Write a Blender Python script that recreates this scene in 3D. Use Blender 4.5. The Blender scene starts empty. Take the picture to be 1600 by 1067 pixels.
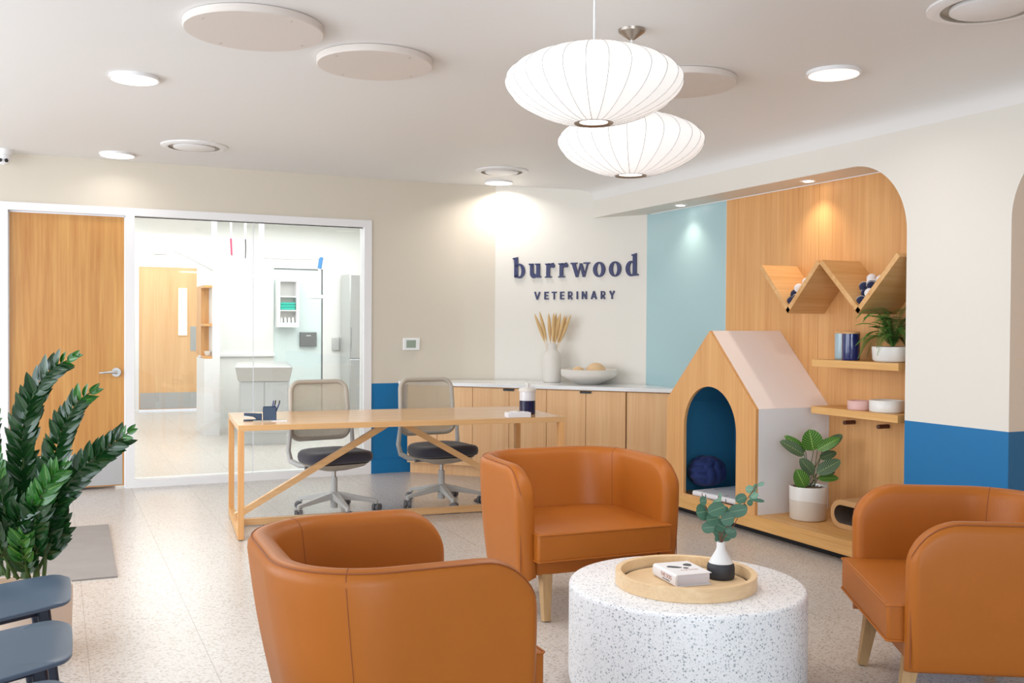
import bpy, bmesh, math, random
from mathutils import Vector, Matrix
from math import pi, sin, cos, sqrt, radians
random.seed(7)
SC = bpy.context.scene
COL = SC.collection

# ------------------------------------------------------------------ camera, world, light, exposure
H = 1.33
cd = bpy.data.cameras.new('camera'); cam = bpy.data.objects.new('camera', cd); COL.objects.link(cam)
right = Vector((0.9069, -0.4213, 0.0061)); fwd = Vector((0.4214, 0.9068, -0.0154))
right.normalize(); fwd = (fwd - right*fwd.dot(right)).normalized(); up = right.cross(fwd)
M = Matrix((right, up, -fwd)).transposed().to_4x4(); M.translation = Vector((0, 0, H))
cam.matrix_world = M
cd.sensor_width = 36.0; cd.lens = 36.0*1538/1600; cd.clip_start = 0.02; cd.clip_end = 100
SC.camera = cam

W = bpy.data.worlds.new('world'); SC.world = W; W.use_nodes = True
W.node_tree.nodes['Background'].inputs[0].default_value = (0.80, 0.88, 1.0, 1)
W.node_tree.nodes['Background'].inputs[1].default_value = 1.6
SC.view_settings.view_transform = 'Standard'; SC.view_settings.look = 'None'
SC.view_settings.exposure = 0.22; SC.view_settings.gamma = 1.0; SC.view_settings.use_curve_mapping = False

def area(name, loc, direction, sx, sy, power, color=(1, 1, 1), shape='RECTANGLE', spread=None):
    l = bpy.data.lights.new(name, 'AREA'); l.shape = shape; l.size = sx
    if shape in ('RECTANGLE', 'ELLIPSE'): l.size_y = sy
    l.energy = power; l.color = color
    if spread: l.spread = spread
    o = bpy.data.objects.new(name, l); COL.objects.link(o); o.location = loc
    o.rotation_euler = Vector(direction).to_track_quat('-Z', 'Y').to_euler()
    return o
def spot(name, loc, direction, power, color, size=1.5, blend=0.6, r=0.03):
    l = bpy.data.lights.new(name, 'SPOT'); l.energy = power; l.color = color; l.spot_size = size; l.spot_blend = blend
    l.shadow_soft_size = r
    o = bpy.data.objects.new(name, l); COL.objects.link(o); o.location = loc
    o.rotation_euler = Vector(direction).to_track_quat('-Z', 'Y').to_euler()
# daylight through the shop windows behind and to the left of the camera
area('daylight_front', (-0.9, -3.35, 1.5), (0.12, 1, 0.12), 3.2, 2.2, 118, (0.80, 0.91, 1.0))
area('daylight_side', (-3.25, 4.6, 1.45), (1, 0.05, 0.28), 6.4, 2.3, 146, (0.86, 0.935, 1.0))

# ------------------------------------------------------------------ materials
MATS = {}
def srgb(r, g, b):
    f = lambda c: ((c/255+0.055)/1.055)**2.4 if c/255 > 0.04045 else c/255/12.92
    return (f(r), f(g), f(b), 1)
def new_mat(name):
    m = bpy.data.materials.new(name); m.use_nodes = True
    nt = m.node_tree; b = nt.nodes['Principled BSDF']; MATS[name] = m
    return m, nt, b
def N(nt, t, **kw):
    n = nt.nodes.new(t)
    for k, v in kw.items():
        if k in n.inputs: n.inputs[k].default_value = v
        else: setattr(n, k, v)
    return n
def plain(name, col, rough=0.5, metal=0.0, spec=0.5, bump=0, bscale=200, coat=0, sheen=0, var=0):
    m, nt, b = new_mat(name)
    b.inputs['Base Color'].default_value = col; b.inputs['Roughness'].default_value = rough
    b.inputs['Metallic'].default_value = metal; b.inputs['Specular IOR Level'].default_value = spec
    b.inputs['Coat Weight'].default_value = coat; b.inputs['Sheen Weight'].default_value = sheen
    tc = N(nt, 'ShaderNodeTexCoord')
    if bump:
        n = N(nt, 'ShaderNodeTexNoise', Scale=bscale, Detail=4.0); bp = N(nt, 'ShaderNodeBump', Strength=bump, Distance=0.002)
        nt.links.new(tc.outputs['Object'], n.inputs['Vector']); nt.links.new(n.outputs['Fac'], bp.inputs['Height'])
        nt.links.new(bp.outputs['Normal'], b.inputs['Normal'])
    if var:
        n = N(nt, 'ShaderNodeTexNoise', Scale=6.0, Detail=3.0); hs = N(nt, 'ShaderNodeHueSaturation', Color=col)
        mr = N(nt, 'ShaderNodeMapRange'); mr.inputs['To Min'].default_value = 1-var; mr.inputs['To Max'].default_value = 1+var
        nt.links.new(tc.outputs['Object'], n.inputs['Vector']); nt.links.new(n.outputs['Fac'], mr.inputs['Value'])
        nt.links.new(mr.outputs[0], hs.inputs['Value']); nt.links.new(hs.outputs[0], b.inputs['Base Color'])
    return m
def wood(name, dark, light, axis='z', rough=0.45, fine=90, along=2.0, broad=7.0, contrast=1.0):
    m, nt, b = new_mat(name)
    tc = N(nt, 'ShaderNodeTexCoord')
    def mp(a, c):
        s = {'x': (c, a, a), 'y': (a, c, a), 'z': (a, a, c)}[axis]
        q = N(nt, 'ShaderNodeMapping'); q.inputs['Scale'].default_value = s
        nt.links.new(tc.outputs['Object'], q.inputs['Vector']); return q
    q1 = mp(fine, along); n1 = N(nt, 'ShaderNodeTexNoise', Scale=1.0, Detail=5.0, Roughness=0.6)
    q2 = mp(broad, broad*0.04); n2 = N(nt, 'ShaderNodeTexNoise', Scale=1.0, Detail=2.0, Distortion=0.6)
    q3 = mp(broad*3.5, broad*0.12); n3 = N(nt, 'ShaderNodeTexNoise', Scale=1.0, Detail=4.0, Distortion=1.2)
    for q, n in ((q1, n1), (q2, n2), (q3, n3)): nt.links.new(q.outputs[0], n.inputs['Vector'])
    a1 = N(nt, 'ShaderNodeMath', operation='MULTIPLY'); a1.inputs[1].default_value = 0.35
    a2 = N(nt, 'ShaderNodeMath', operation='MULTIPLY'); a2.inputs[1].default_value = 0.35
    a3 = N(nt, 'ShaderNodeMath', operation='MULTIPLY'); a3.inputs[1].default_value = 0.30
    nt.links.new(n1.outputs['Fac'], a1.inputs[0]); nt.links.new(n2.outputs['Fac'], a2.inputs[0]); nt.links.new(n3.outputs['Fac'], a3.inputs[0])
    s1 = N(nt, 'ShaderNodeMath', operation='ADD'); s2 = N(nt, 'ShaderNodeMath', operation='ADD')
    nt.links.new(a1.outputs[0], s1.inputs[0]); nt.links.new(a2.outputs[0], s1.inputs[1])
    nt.links.new(s1.outputs[0], s2.inputs[0]); nt.links.new(a3.outputs[0], s2.inputs[1])
    cr = N(nt, 'ShaderNodeValToRGB'); e = cr.color_ramp.elements
    e[0].position = 0.5-0.16/contrast; e[0].color = dark; e[1].position = 0.5+0.16/contrast; e[1].color = light
    nt.links.new(s2.outputs[0], cr.inputs['Fac']); nt.links.new(cr.outputs[0], b.inputs['Base Color'])
    b.inputs['Roughness'].default_value = rough; b.inputs['Specular IOR Level'].default_value = 0.35
    bp = N(nt, 'ShaderNodeBump', Strength=0.08, Distance=0.001)
    nt.links.new(n1.outputs['Fac'], bp.inputs['Height']); nt.links.new(bp.outputs['Normal'], b.inputs['Normal'])
    return m
def speckle(name, base, chips, rough, scale, size, density, base2=None):
    """terrazzo: layers of voronoi chips in different tones"""
    m, nt, b = new_mat(name)
    tc = N(nt, 'ShaderNodeTexCoord'); col = N(nt, 'ShaderNodeRGB'); col.outputs[0].default_value = base
    cur = col.outputs[0]
    if base2:
        n = N(nt, 'ShaderNodeTexNoise', Scale=scale*1.5, Detail=4.0, Roughness=0.7); nt.links.new(tc.outputs['Object'], n.inputs['Vector'])
        mr = N(nt, 'ShaderNodeMapRange'); mr.inputs['From Min'].default_value = 0.4; mr.inputs['From Max'].default_value = 0.62
        nt.links.new(n.outputs['Fac'], mr.inputs['Value'])
        mx = N(nt, 'ShaderNodeMix', data_type='RGBA'); mx.inputs[7].default_value = base2
        nt.links.new(mr.outputs[0], mx.inputs[0]); nt.links.new(cur, mx.inputs[6]); cur = mx.outputs[2]
    for i, c in enumerate(chips):
        sc = scale*(1.0, 1.7, 0.72, 2.4)[i % 4]
        mp = N(nt, 'ShaderNodeMapping'); mp.inputs['Location'].default_value = (i*3.7, i*1.9, i*5.3)
        mp.inputs['Rotation'].default_value = (0, 0, i*0.9)
        if size[1] > 1: mp.inputs['Scale'].default_value = (1, size[1], 1)
        nt.links.new(tc.outputs['Object'], mp.inputs['Vector'])
        v = N(nt, 'ShaderNodeTexVoronoi', Scale=sc, Randomness=1.0); nt.links.new(mp.outputs[0], v.inputs['Vector'])
        lt = N(nt, 'ShaderNodeMapRange', interpolation_type='SMOOTHSTEP'); lt.inputs['From Min'].default_value = size[0]*1.15; lt.inputs['From Max'].default_value = size[0]*0.85
        nt.links.new(v.outputs['Distance'], lt.inputs['Value'])
        sep = N(nt, 'ShaderNodeSeparateColor'); nt.links.new(v.outputs['Color'], sep.inputs[0])
        gt = N(nt, 'ShaderNodeMath', operation='LESS_THAN'); gt.inputs[1].default_value = density
        nt.links.new(sep.outputs[0], gt.inputs[0])
        mu = N(nt, 'ShaderNodeMath', operation='MULTIPLY'); nt.links.new(lt.outputs[0], mu.inputs[0]); nt.links.new(gt.outputs[0], mu.inputs[1])
        mx = N(nt, 'ShaderNodeMix', data_type='RGBA'); mx.inputs[7].default_value = c
        nt.links.new(mu.outputs[0], mx.inputs[0]); nt.links.new(cur, mx.inputs[6]); cur = mx.outputs[2]
    nt.links.new(cur, b.inputs['Base Color']); b.inputs['Roughness'].default_value = rough
    return m, nt, b, cur
def emit(name, col, s):
    m, nt, b = new_mat(name)
    b.inputs['Base Color'].default_value = (0.8, 0.8, 0.8, 1)
    b.inputs['Emission Color'].default_value = col; b.inputs['Emission Strength'].default_value = s
    return m
def leafmat(name, c1, c2, vein, rough=0.35, freq=26, stripes=1.0):
    """leaf with side veins following the UV layer (u along, v across)"""
    m, nt, b = new_mat(name)
    uv = N(nt, 'ShaderNodeUVMap'); uv.uv_map = 'UVMap'; sp = N(nt, 'ShaderNodeSeparateXYZ'); nt.links.new(uv.outputs[0], sp.inputs[0])
    ab = N(nt, 'ShaderNodeMath', operation='ABSOLUTE'); nt.links.new(sp.outputs[1], ab.inputs[0])
    k = N(nt, 'ShaderNodeMath', operation='MULTIPLY_ADD'); k.inputs[1].default_value = -0.35
    nt.links.new(ab.outputs[0], k.inputs[0]); nt.links.new(sp.outputs[0], k.inputs[2])
    f = N(nt, 'ShaderNodeMath', operation='MULTIPLY'); f.inputs[1].default_value = freq*2; nt.links.new(k.outputs[0], f.inputs[0])
    s = N(nt, 'ShaderNodeMath', operation='SINE'); nt.links.new(f.outputs[0], s.inputs[0])
    mr = N(nt, 'ShaderNodeMapRange'); mr.inputs['From Min'].default_value = 0.0; mr.inputs['From Max'].default_value = 0.9; mr.inputs['To Max'].default_value = stripes
    nt.links.new(s.outputs[0], mr.inputs['Value'])
    mx = N(nt, 'ShaderNodeMix', data_type='RGBA'); mx.inputs[6].default_value = c1; mx.inputs[7].default_value = c2
    nt.links.new(mr.outputs[0], mx.inputs[0])
    mid = N(nt, 'ShaderNodeMath', operation='LESS_THAN'); mid.inputs[1].default_value = 0.05; nt.links.new(ab.outputs[0], mid.inputs[0])
    m2 = N(nt, 'ShaderNodeMix', data_type='RGBA'); m2.inputs[7].default_value = vein
    nt.links.new(mid.outputs[0], m2.inputs[0]); nt.links.new(mx.outputs[2], m2.inputs[6]); nt.links.new(m2.outputs[2], b.inputs['Base Color'])
    b.inputs['Roughness'].default_value = rough; b.inputs['Transmission Weight'].default_value = 0.0
    b.inputs['Subsurface Weight'].default_value = 0.0
    return m
def glassmat(name, tint, refl=1.0):
    m, nt, b = new_mat(name); nt.nodes.remove(b)
    out = nt.nodes['Material Output']
    tr = N(nt, 'ShaderNodeBsdfTransparent', Color=tint); gl = N(nt, 'ShaderNodeBsdfGlossy', Roughness=0.0, Color=(refl, refl, refl, 1))
    fr = N(nt, 'ShaderNodeFresnel', IOR=1.5); mx = N(nt, 'ShaderNodeMixShader')
    nt.links.new(fr.outputs[0], mx.inputs[0]); nt.links.new(tr.outputs[0], mx.inputs[1]); nt.links.new(gl.outputs[0], mx.inputs[2])
    nt.links.new(mx.outputs[0], out.inputs['Surface'])
    return m
def meshmat(name, col, open_=0.35):
    m, nt, b = new_mat(name)
    b.inputs['Base Color'].default_value = col; b.inputs['Roughness'].default_value = 0.8
    out = nt.nodes['Material Output']; tc = N(nt, 'ShaderNodeTexCoord')
    w1 = N(nt, 'ShaderNodeTexWave', Scale=42.0, bands_direction='X'); w2 = N(nt, 'ShaderNodeTexWave', Scale=60.0, bands_direction='Z', Distortion=0.6)
    for w in (w1, w2): nt.links.new(tc.outputs['Object'], w.inputs['Vector'])
    mu = N(nt, 'ShaderNodeMath', operation='MULTIPLY'); nt.links.new(w1.outputs['Fac'], mu.inputs[0]); nt.links.new(w2.outputs['Fac'], mu.inputs[1])
    g = N(nt, 'ShaderNodeMath', operation='GREATER_THAN'); g.inputs[1].default_value = 1-open_; nt.links.new(mu.outputs[0], g.inputs[0])
    tr = N(nt, 'ShaderNodeBsdfTransparent'); mx = N(nt, 'ShaderNodeMixShader')
    nt.links.new(g.outputs[0], mx.inputs[0]); nt.links.new(b.outputs[0], mx.inputs[1]); nt.links.new(tr.outputs[0], mx.inputs[2])
    nt.links.new(mx.outputs[0], out.inputs['Surface'])
    return m
def zband(name, stops, axis=2, rough=0.35, wave=0.0, coat=0):
    """colour bands by height: stops = [(z, colour)], hard edges (glaze lines)"""
    m, nt, b = new_mat(name)
    tc = N(nt, 'ShaderNodeTexCoord'); sp = N(nt, 'ShaderNodeSeparateXYZ'); nt.links.new(tc.outputs['Object'], sp.inputs[0])
    zz = sp.outputs[axis]
    if wave:
        f = N(nt, 'ShaderNodeMath', operation='MULTIPLY'); f.inputs[1].default_value = 17.0; nt.links.new(sp.outputs[0], f.inputs[0])
        s = N(nt, 'ShaderNodeMath', operation='SINE'); nt.links.new(f.outputs[0], s.inputs[0])
        a = N(nt, 'ShaderNodeMath', operation='MULTIPLY_ADD'); a.inputs[1].default_value = wave
        nt.links.new(s.outputs[0], a.inputs[0]); nt.links.new(zz, a.inputs[2]); zz = a.outputs[0]
    cur = None
    for z, c in stops:
        if cur is None:
            r = N(nt, 'ShaderNodeRGB'); r.outputs[0].default_value = c; cur = r.outputs[0]; continue
        g = N(nt, 'ShaderNodeMath', operation='GREATER_THAN'); g.inputs[1].default_value = z; nt.links.new(zz, g.inputs[0])
        mx = N(nt, 'ShaderNodeMix', data_type='RGBA'); mx.inputs[7].default_value = c
        nt.links.new(g.outputs[0], mx.inputs[0]); nt.links.new(cur, mx.inputs[6]); cur = mx.outputs[2]
    nt.links.new(cur, b.inputs['Base Color']); b.inputs['Roughness'].default_value = rough; b.inputs['Coat Weight'].default_value = coat
    return m

BEIGE = plain('beige_wall_paint', srgb(216, 206, 190), 0.75, bump=0.05)
CREAM = plain('off_white_wall_paint', srgb(229, 224, 215), 0.6, bump=0.04)
CEIL = plain('ceiling_paint', srgb(232, 230, 228), 0.55, bump=0.03)
BLUE = plain('blue_wainscot_paint', srgb(4, 112, 170), 0.38)
AQUA = plain('pale_aqua_paint', srgb(172, 203, 208), 0.32)
WHITE = plain('white_trim_paint', srgb(238, 236, 236), 0.4)
WHITE2 = plain('clinic_white', srgb(240, 240, 238), 0.5)
OAKV = wood('oak_veneer_upright', srgb(208, 148, 90), srgb(234, 182, 122), 'z', 0.42)
OAKD = wood('door_veneer', srgb(182, 120, 60), srgb(212, 160, 92), 'z', 0.36, fine=60, broad=9, contrast=1.1)
OAKC = wood('cabinet_veneer', srgb(220, 168, 118), srgb(238, 196, 146), 'z', 0.42, fine=110)
OAKY = wood('oak_board_along_y', srgb(206, 150, 84), srgb(230, 182, 118), 'y', 0.4, fine=50, broad=14)
OAKX = wood('oak_board_along_x', srgb(206, 152, 92), srgb(228, 184, 130), 'x', 0.4, fine=50, broad=12)
DESKW = wood('desk_oak', srgb(210, 162, 108), srgb(230, 188, 138), 'x', 0.20, fine=55, broad=9)
ASH = wood('pale_ash', srgb(222, 186, 142), srgb(240, 212, 172), 'x', 0.45, fine=50, broad=22)
LEGW = wood('leg_oak', srgb(176, 138, 94), srgb(204, 170, 124), 'z', 0.5, fine=70)
DOWEL = plain('dark_walnut_dowel', srgb(92, 52, 34), 0.5)
LEATHER = plain('tan_leather', (0.415, 0.122, 0.014, 1), 0.42, spec=0.3, bump=0.10, bscale=420, var=0.04)
STITCH = plain('leather_seam', srgb(140, 74, 30), 0.6)
NAVY = plain('navy_enamel', srgb(42, 62, 88), 0.35)
SIGN = plain('navy_sign_face', srgb(38, 42, 92), 0.45)
BLACK = plain('black_metal', srgb(28, 28, 30), 0.4)
GAPSHADE = plain('painted_gap_shadow', srgb(30, 28, 30), 0.8)
STEEL = plain('brushed_steel', srgb(190, 190, 190), 0.32, metal=1.0)
STEELP = plain('steel_panel', srgb(206, 206, 204), 0.38, metal=0.7)
SATIN = plain('satin_nickel', srgb(170, 160, 150), 0.35, metal=1.0)
PLAST = plain('grey_plastic', srgb(196, 196, 194), 0.45)
PLASTW = plain('warm_grey_plastic', srgb(188, 180, 168), 0.5)
CAST = plain('caster_grey', srgb(108, 108, 112), 0.5)
SEATF = plain('charcoal_seat_fabric', srgb(58, 58, 70), 0.9, bump=0.3, bscale=700, sheen=0.3)
MESHF = meshmat('chair_mesh', srgb(196, 186, 166), 0.42)
CERAM = plain('white_ceramic', srgb(232, 228, 222), 0.35)
MATTEW = plain('matte_white_ceramic', srgb(226, 220, 212), 0.75)
PINK = plain('pink_ceramic', srgb(222, 178, 170), 0.45)
SLATE = plain('slate_blue_paint', srgb(78, 95, 116), 0.42)
DSLATE = plain('dark_slate_frame', srgb(38, 46, 66), 0.45)
PINKW = plain('blush_roof_paint', srgb(253, 241, 236), 0.5)
LGREY = plain('light_grey_paint', srgb(236, 239, 244), 0.5)
KBLUE = plain('kennel_blue_paint', srgb(56, 132, 172), 0.5)
KNOT = plain('navy_plush', srgb(18, 40, 96), 0.85, sheen=0.08, bump=0.3, bscale=300)
PAPER = plain('paper_white', srgb(232, 230, 232), 0.7)
SOIL = plain('bark_soil', srgb(120, 100, 82), 0.95, bump=1.0, bscale=80, var=0.35)
MOSS = plain('dry_moss', srgb(170, 138, 98), 0.95, bump=1.0, bscale=120, var=0.3)
CARD = plain('corrugated_cardboard', srgb(196, 152, 104), 0.85, bump=0.4, bscale=150)
CARDD = plain('cardboard_inside', srgb(96, 84, 76), 0.95, bump=1.0, bscale=220)
TRAVERT = plain('cream_stone_pot', srgb(226, 204, 186), 0.55)
PAMPAS = plain('pampas_plume', srgb(224, 186, 130), 0.95, bump=1.0, bscale=500, sheen=0.3)
STEMB = plain('brown_stem', srgb(120, 76, 56), 0.7)
STEMG = plain('green_stem', srgb(58, 84, 36), 0.5)
RATTAN = plain('woven_straw_ball', srgb(222, 188, 146), 0.85, bump=1.0, bscale=90)
RUBBER = plain('black_rubber', srgb(30, 30, 30), 0.8)
BALLN = plain('navy_felt', srgb(22, 30, 66), 0.9, sheen=0.3)
BALLW = plain('white_felt', srgb(232, 226, 226), 0.9, sheen=0.3)
TOWEL = plain('teal_towel', srgb(60, 190, 170), 0.9, bump=0.6, bscale=300)
RED = plain('pink_red_cord', srgb(226, 70, 110), 0.5)
INK = plain('red_brown_ink', srgb(176, 110, 92), 0.7)
INKG = plain('dark_grey_ink', srgb(78, 80, 84), 0.7)
PUCK = plain('dark_bronze', srgb(70, 62, 60), 0.4, metal=0.5)
FROST = plain('frosted_door_glass', srgb(226, 240, 238), 0.25)
GLASS = glassmat('clear_glass', (0.97, 0.985, 0.98, 1))
QUARTZ, nt_, b_, c_ = speckle('white_quartz', srgb(232, 232, 232), [srgb(205, 206, 210)], 0.18, 160, (0.3, 1), 0.4)
RUG = plain('woven_grey_mat', srgb(150, 143, 138), 0.95, bump=1.0, bscale=260, var=0.12)
# coffee table terrazzo
TERR, nt_, b_, c_ = speckle('white_terrazzo', srgb(247, 248, 251), [srgb(186, 192, 200), srgb(202, 206, 212), srgb(160, 168, 176), srgb(216, 216, 220)], 0.32, 120, (0.31, 1), 0.45)
# floor: speckled sheet in large squares with thin joints
FLOOR, nt_, b_, c_ = speckle('speckled_floor', srgb(213, 209, 206), [srgb(176, 161, 147), srgb(182, 171, 161), srgb(158, 147, 138), srgb(188, 173, 157)], 0.28, 66, (0.34, 1.9), 0.5, base2=srgb(197, 189, 182))
tc_ = N(nt_, 'ShaderNodeTexCoord'); sp_ = N(nt_, 'ShaderNodeSeparateXYZ'); nt_.links.new(tc_.outputs['Object'], sp_.inputs[0])
def joint(ax, period, off, w=0.0011):
    a = N(nt_, 'ShaderNodeMath', operation='ADD'); a.inputs[1].default_value = -off+100*period; nt_.links.new(sp_.outputs[ax], a.inputs[0])
    m = N(nt_, 'ShaderNodeMath', operation='PINGPONG'); m.inputs[1].default_value = period/2; nt_.links.new(a.outputs[0], m.inputs[0])
    l = N(nt_, 'ShaderNodeMath', operation='LESS_THAN'); l.inputs[1].default_value = w; nt_.links.new(m.outputs[0], l.inputs[0]); return l
j1 = joint(0, 0.88, 0.12, 0.0012); j2 = joint(0, 0.88, 0.56, 0.0018)
mx_ = N(nt_, 'ShaderNodeMath', operation='MAXIMUM'); nt_.links.new(j1.outputs[0], mx_.inputs[0]); nt_.links.new(j2.outputs[0], mx_.inputs[1])
mm_ = N(nt_, 'ShaderNodeMath', operation='MULTIPLY'); mm_.inputs[1].default_value = 0.6; nt_.links.new(mx_.outputs[0], mm_.inputs[0])
mc_ = N(nt_, 'ShaderNodeMix', data_type='RGBA'); mc_.inputs[7].default_value = srgb(120, 108, 98)
nt_.links.new(mm_.outputs[0], mc_.inputs[0]); nt_.links.new(c_, mc_.inputs[6]); nt_.links.new(mc_.outputs[2], b_.inputs['Base Color'])

ZZL = leafmat('zz_leaf', srgb(20, 56, 24), srgb(28, 68, 28), srgb(60, 96, 40), 0.22, 14, 0.4)
ZZB = leafmat('zz_leaf_young', srgb(38, 94, 30), srgb(48, 108, 36), srgb(120, 160, 70), 0.22, 14, 0.4)
CALD = leafmat('striped_leaf_dark', srgb(30, 62, 30), srgb(150, 178, 140), srgb(140, 160, 100), 0.35, 30, 0.85)
CALB = leafmat('striped_leaf_bright', srgb(52, 106, 30), srgb(132, 178, 84), srgb(150, 188, 100), 0.35, 26, 0.8)
EUC = leafmat('eucalyptus_leaf', srgb(62, 104, 82), srgb(70, 112, 88), srgb(110, 140, 110), 0.5, 12, 0.3)
EUCL = leafmat('eucalyptus_leaf_pale', srgb(110, 152, 128), srgb(124, 162, 138), srgb(160, 180, 150), 0.5, 12, 0.3)
FERN = plain('fern_green', srgb(104, 156, 68), 0.55, var=0.3)

# ------------------------------------------------------------------ mesh helpers
class MB:
    def __init__(s): s.v = []; s.f = []; s.m = []; s.uv = {}
    def add(s, vs, fs, mi=0):
        o = len(s.v); s.v += [tuple(v) for v in vs]
        for f in fs: s.f.append([i+o for i in f]); s.m.append(mi)
        return o
    def box(s, x0, x1, y0, y1, z0, z1, mi=0):
        s.add([(x0,y0,z0),(x1,y0,z0),(x1,y1,z0),(x0,y1,z0),(x0,y0,z1),(x1,y0,z1),(x1,y1,z1),(x0,y1,z1)],
              [(0,3,2,1),(4,5,6,7),(0,1,5,4),(1,2,6,5),(2,3,7,6),(3,0,4,7)], mi); return s
    def bar(s, a, b, w, h, upv=(0, 0, 1), mi=0, w2=None, h2=None):
        a = Vector(a); b = Vector(b); d = (b-a).normalized(); u = Vector(upv); side = d.cross(u).normalized(); u = side.cross(d)
        w2 = w if w2 is None else w2; h2 = h if h2 is None else h2; vs = []
        for p, ww, hh in ((a, w, h), (b, w2, h2)):
            for sx, sz in ((-1,-1),(1,-1),(1,1),(-1,1)): vs.append(p+side*sx*ww/2+u*sz*hh/2)
        s.add(vs, [(3,2,1,0),(4,5,6,7),(0,1,5,4),(1,2,6,5),(2,3,7,6),(3,0,4,7)], mi); return s
    def lathe(s, prof, seg=40, c=(0, 0, 0), mi=0, capb=True, capt=True):
        vs = []; n = len(prof)
        for r, z in prof:
            for k in range(seg):
                a = 2*pi*k/seg; vs.append((c[0]+r*cos(a), c[1]+r*sin(a), c[2]+z))
        fs = []
        for i in range(n-1):
            for k in range(seg):
                k2 = (k+1) % seg; fs.append((i*seg+k, i*seg+k2, (i+1)*seg+k2, (i+1)*seg+k))
        if capb: fs.append(tuple(reversed(range(seg))))
        if capt: fs.append(tuple(range((n-1)*seg, n*seg)))
        s.add(vs, fs, mi); return s
    def cyl(s, a, b, r, r2=None, seg=20, mi=0):
        return s.tube([a, b], [r, r if r2 is None else r2], seg, mi)
    def tube(s, pts, rad, seg=10, mi=0, closed=False):
        pts = [Vector(p) for p in pts]; n = len(pts)
        if not hasattr(rad, '__len__'): rad = [rad]*n
        vs = []; prev = None
        for i, p in enumerate(pts):
            if closed: t = (pts[(i+1) % n]-pts[i-1]).normalized()
            else: t = (pts[min(i+1, n-1)]-pts[max(i-1, 0)]).normalized()
            if prev is None:
                u = t.orthogonal().normalized()
            else:
                u = (prev - t*prev.dot(t))
                u = u.normalized() if u.length > 1e-6 else t.orthogonal().normalized()
            prev = u; w = t.cross(u)
            for k in range(seg):
                a = 2*pi*k/seg; vs.append(p+(u*cos(a)+w*sin(a))*rad[i])
        fs = []
        for i in range(n if closed else n-1):
            j = (i+1) % n
            for k in range(seg):
                k2 = (k+1) % seg; fs.append((i*seg+k, i*seg+k2, j*seg+k2, j*seg+k))
        if not closed: fs.append(tuple(reversed(range(seg)))); fs.append(tuple(range((n-1)*seg, n*seg)))
        s.add(vs, fs, mi); return s
    def sphere(s, c, r, seg=20, rings=12, mi=0, sc=(1, 1, 1)):
        prof = [(max(1e-4, r*sin(pi*i/rings)), -r*cos(pi*i/rings)) for i in range(rings+1)]
        o = len(s.v); s.lathe(prof, seg, (0, 0, 0), mi, True, True)
        for i in range(o, len(s.v)):
            x, y, z = s.v[i]; s.v[i] = (c[0]+x*sc[0], c[1]+y*sc[1], c[2]+z*sc[2])
        return s
    def prism(s, poly, d0, d1, axis='z', mi=0):
        """poly: 2-D outline; axis z -> (x,y), x -> (y,z), y -> (x,z)"""
        def P(p, d): return {'z': (p[0], p[1], d), 'x': (d, p[0], p[1]), 'y': (p[0], d, p[1])}[axis]
        n = len(poly); vs = [P(p, d0) for p in poly]+[P(p, d1) for p in poly]
        fs = [tuple(reversed(range(n))), tuple(range(n, 2*n))]+[(i, (i+1) % n, n+(i+1) % n, n+i) for i in range(n)]
        s.add(vs, fs, mi); return s
    def build(s, name, mats, parent=None, smooth=False, bevel=0, bseg=2, subsurf=0, loc=None, rot=None, auto=None):
        me = bpy.data.meshes.new(name); me.from_pydata(s.v, [], s.f)
        if not isinstance(mats, (list, tuple)): mats = [mats]
        for m in mats: me.materials.append(m)
        for p, mi in zip(me.polygons, s.m): p.material_index = mi
        bm = bmesh.new(); bm.from_mesh(me); bmesh.ops.recalc_face_normals(bm, faces=bm.faces); bm.to_mesh(me); bm.free()
        if s.uv:
            ul = me.uv_layers.new(name='UVMap')
            for l in me.loops: ul.data[l.index].uv = s.uv.get(l.vertex_index, (0, 0))
        o = bpy.data.objects.new(name, me); COL.objects.link(o)
        if parent: o.parent = parent
        if loc is not None: o.location = loc
        if rot is not None: o.rotation_euler = rot
        if bevel:
            b = o.modifiers.new('b', 'BEVEL'); b.width = bevel; b.segments = bseg; b.limit_method = 'ANGLE'; b.angle_limit = radians(40)
            b.harden_normals = False
        if subsurf:
            b = o.modifiers.new('s', 'SUBSURF'); b.levels = subsurf; b.render_levels = subsurf
        if smooth or bevel:
            if auto is None: auto = 35
            me.shade_smooth()
            try: me.set_sharp_from_angle(angle=radians(auto))
            except Exception: pass
        return o
def thing(name, label, cat, loc=(0, 0, 0), rz=0, group=None):
    o = bpy.data.objects.new(name, None); COL.objects.link(o); o.empty_display_size = 0.1
    o.location = loc; o.rotation_euler = (0, 0, rz); o['label'] = label; o['category'] = cat
    if group: o['group'] = group
    return o
def tag(o, label, cat, group=None):
    o['label'] = label; o['category'] = cat
    if group: o['group'] = group
    return o
def struct(o): o['kind'] = 'structure'; return o
def dup(root, loc, rz=None, label=None, group=None):
    r = root.copy(); COL.objects.link(r); r.location = loc
    if rz is not None: r.rotation_euler = (0, 0, rz)
    if label: r['label'] = label
    if group: r['group'] = group
    for ch in list(root.children):
        c = ch.copy(); COL.objects.link(c); c.parent = r
        for g in list(ch.children):
            d = g.copy(); COL.objects.link(d); d.parent = c
    return r
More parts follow.
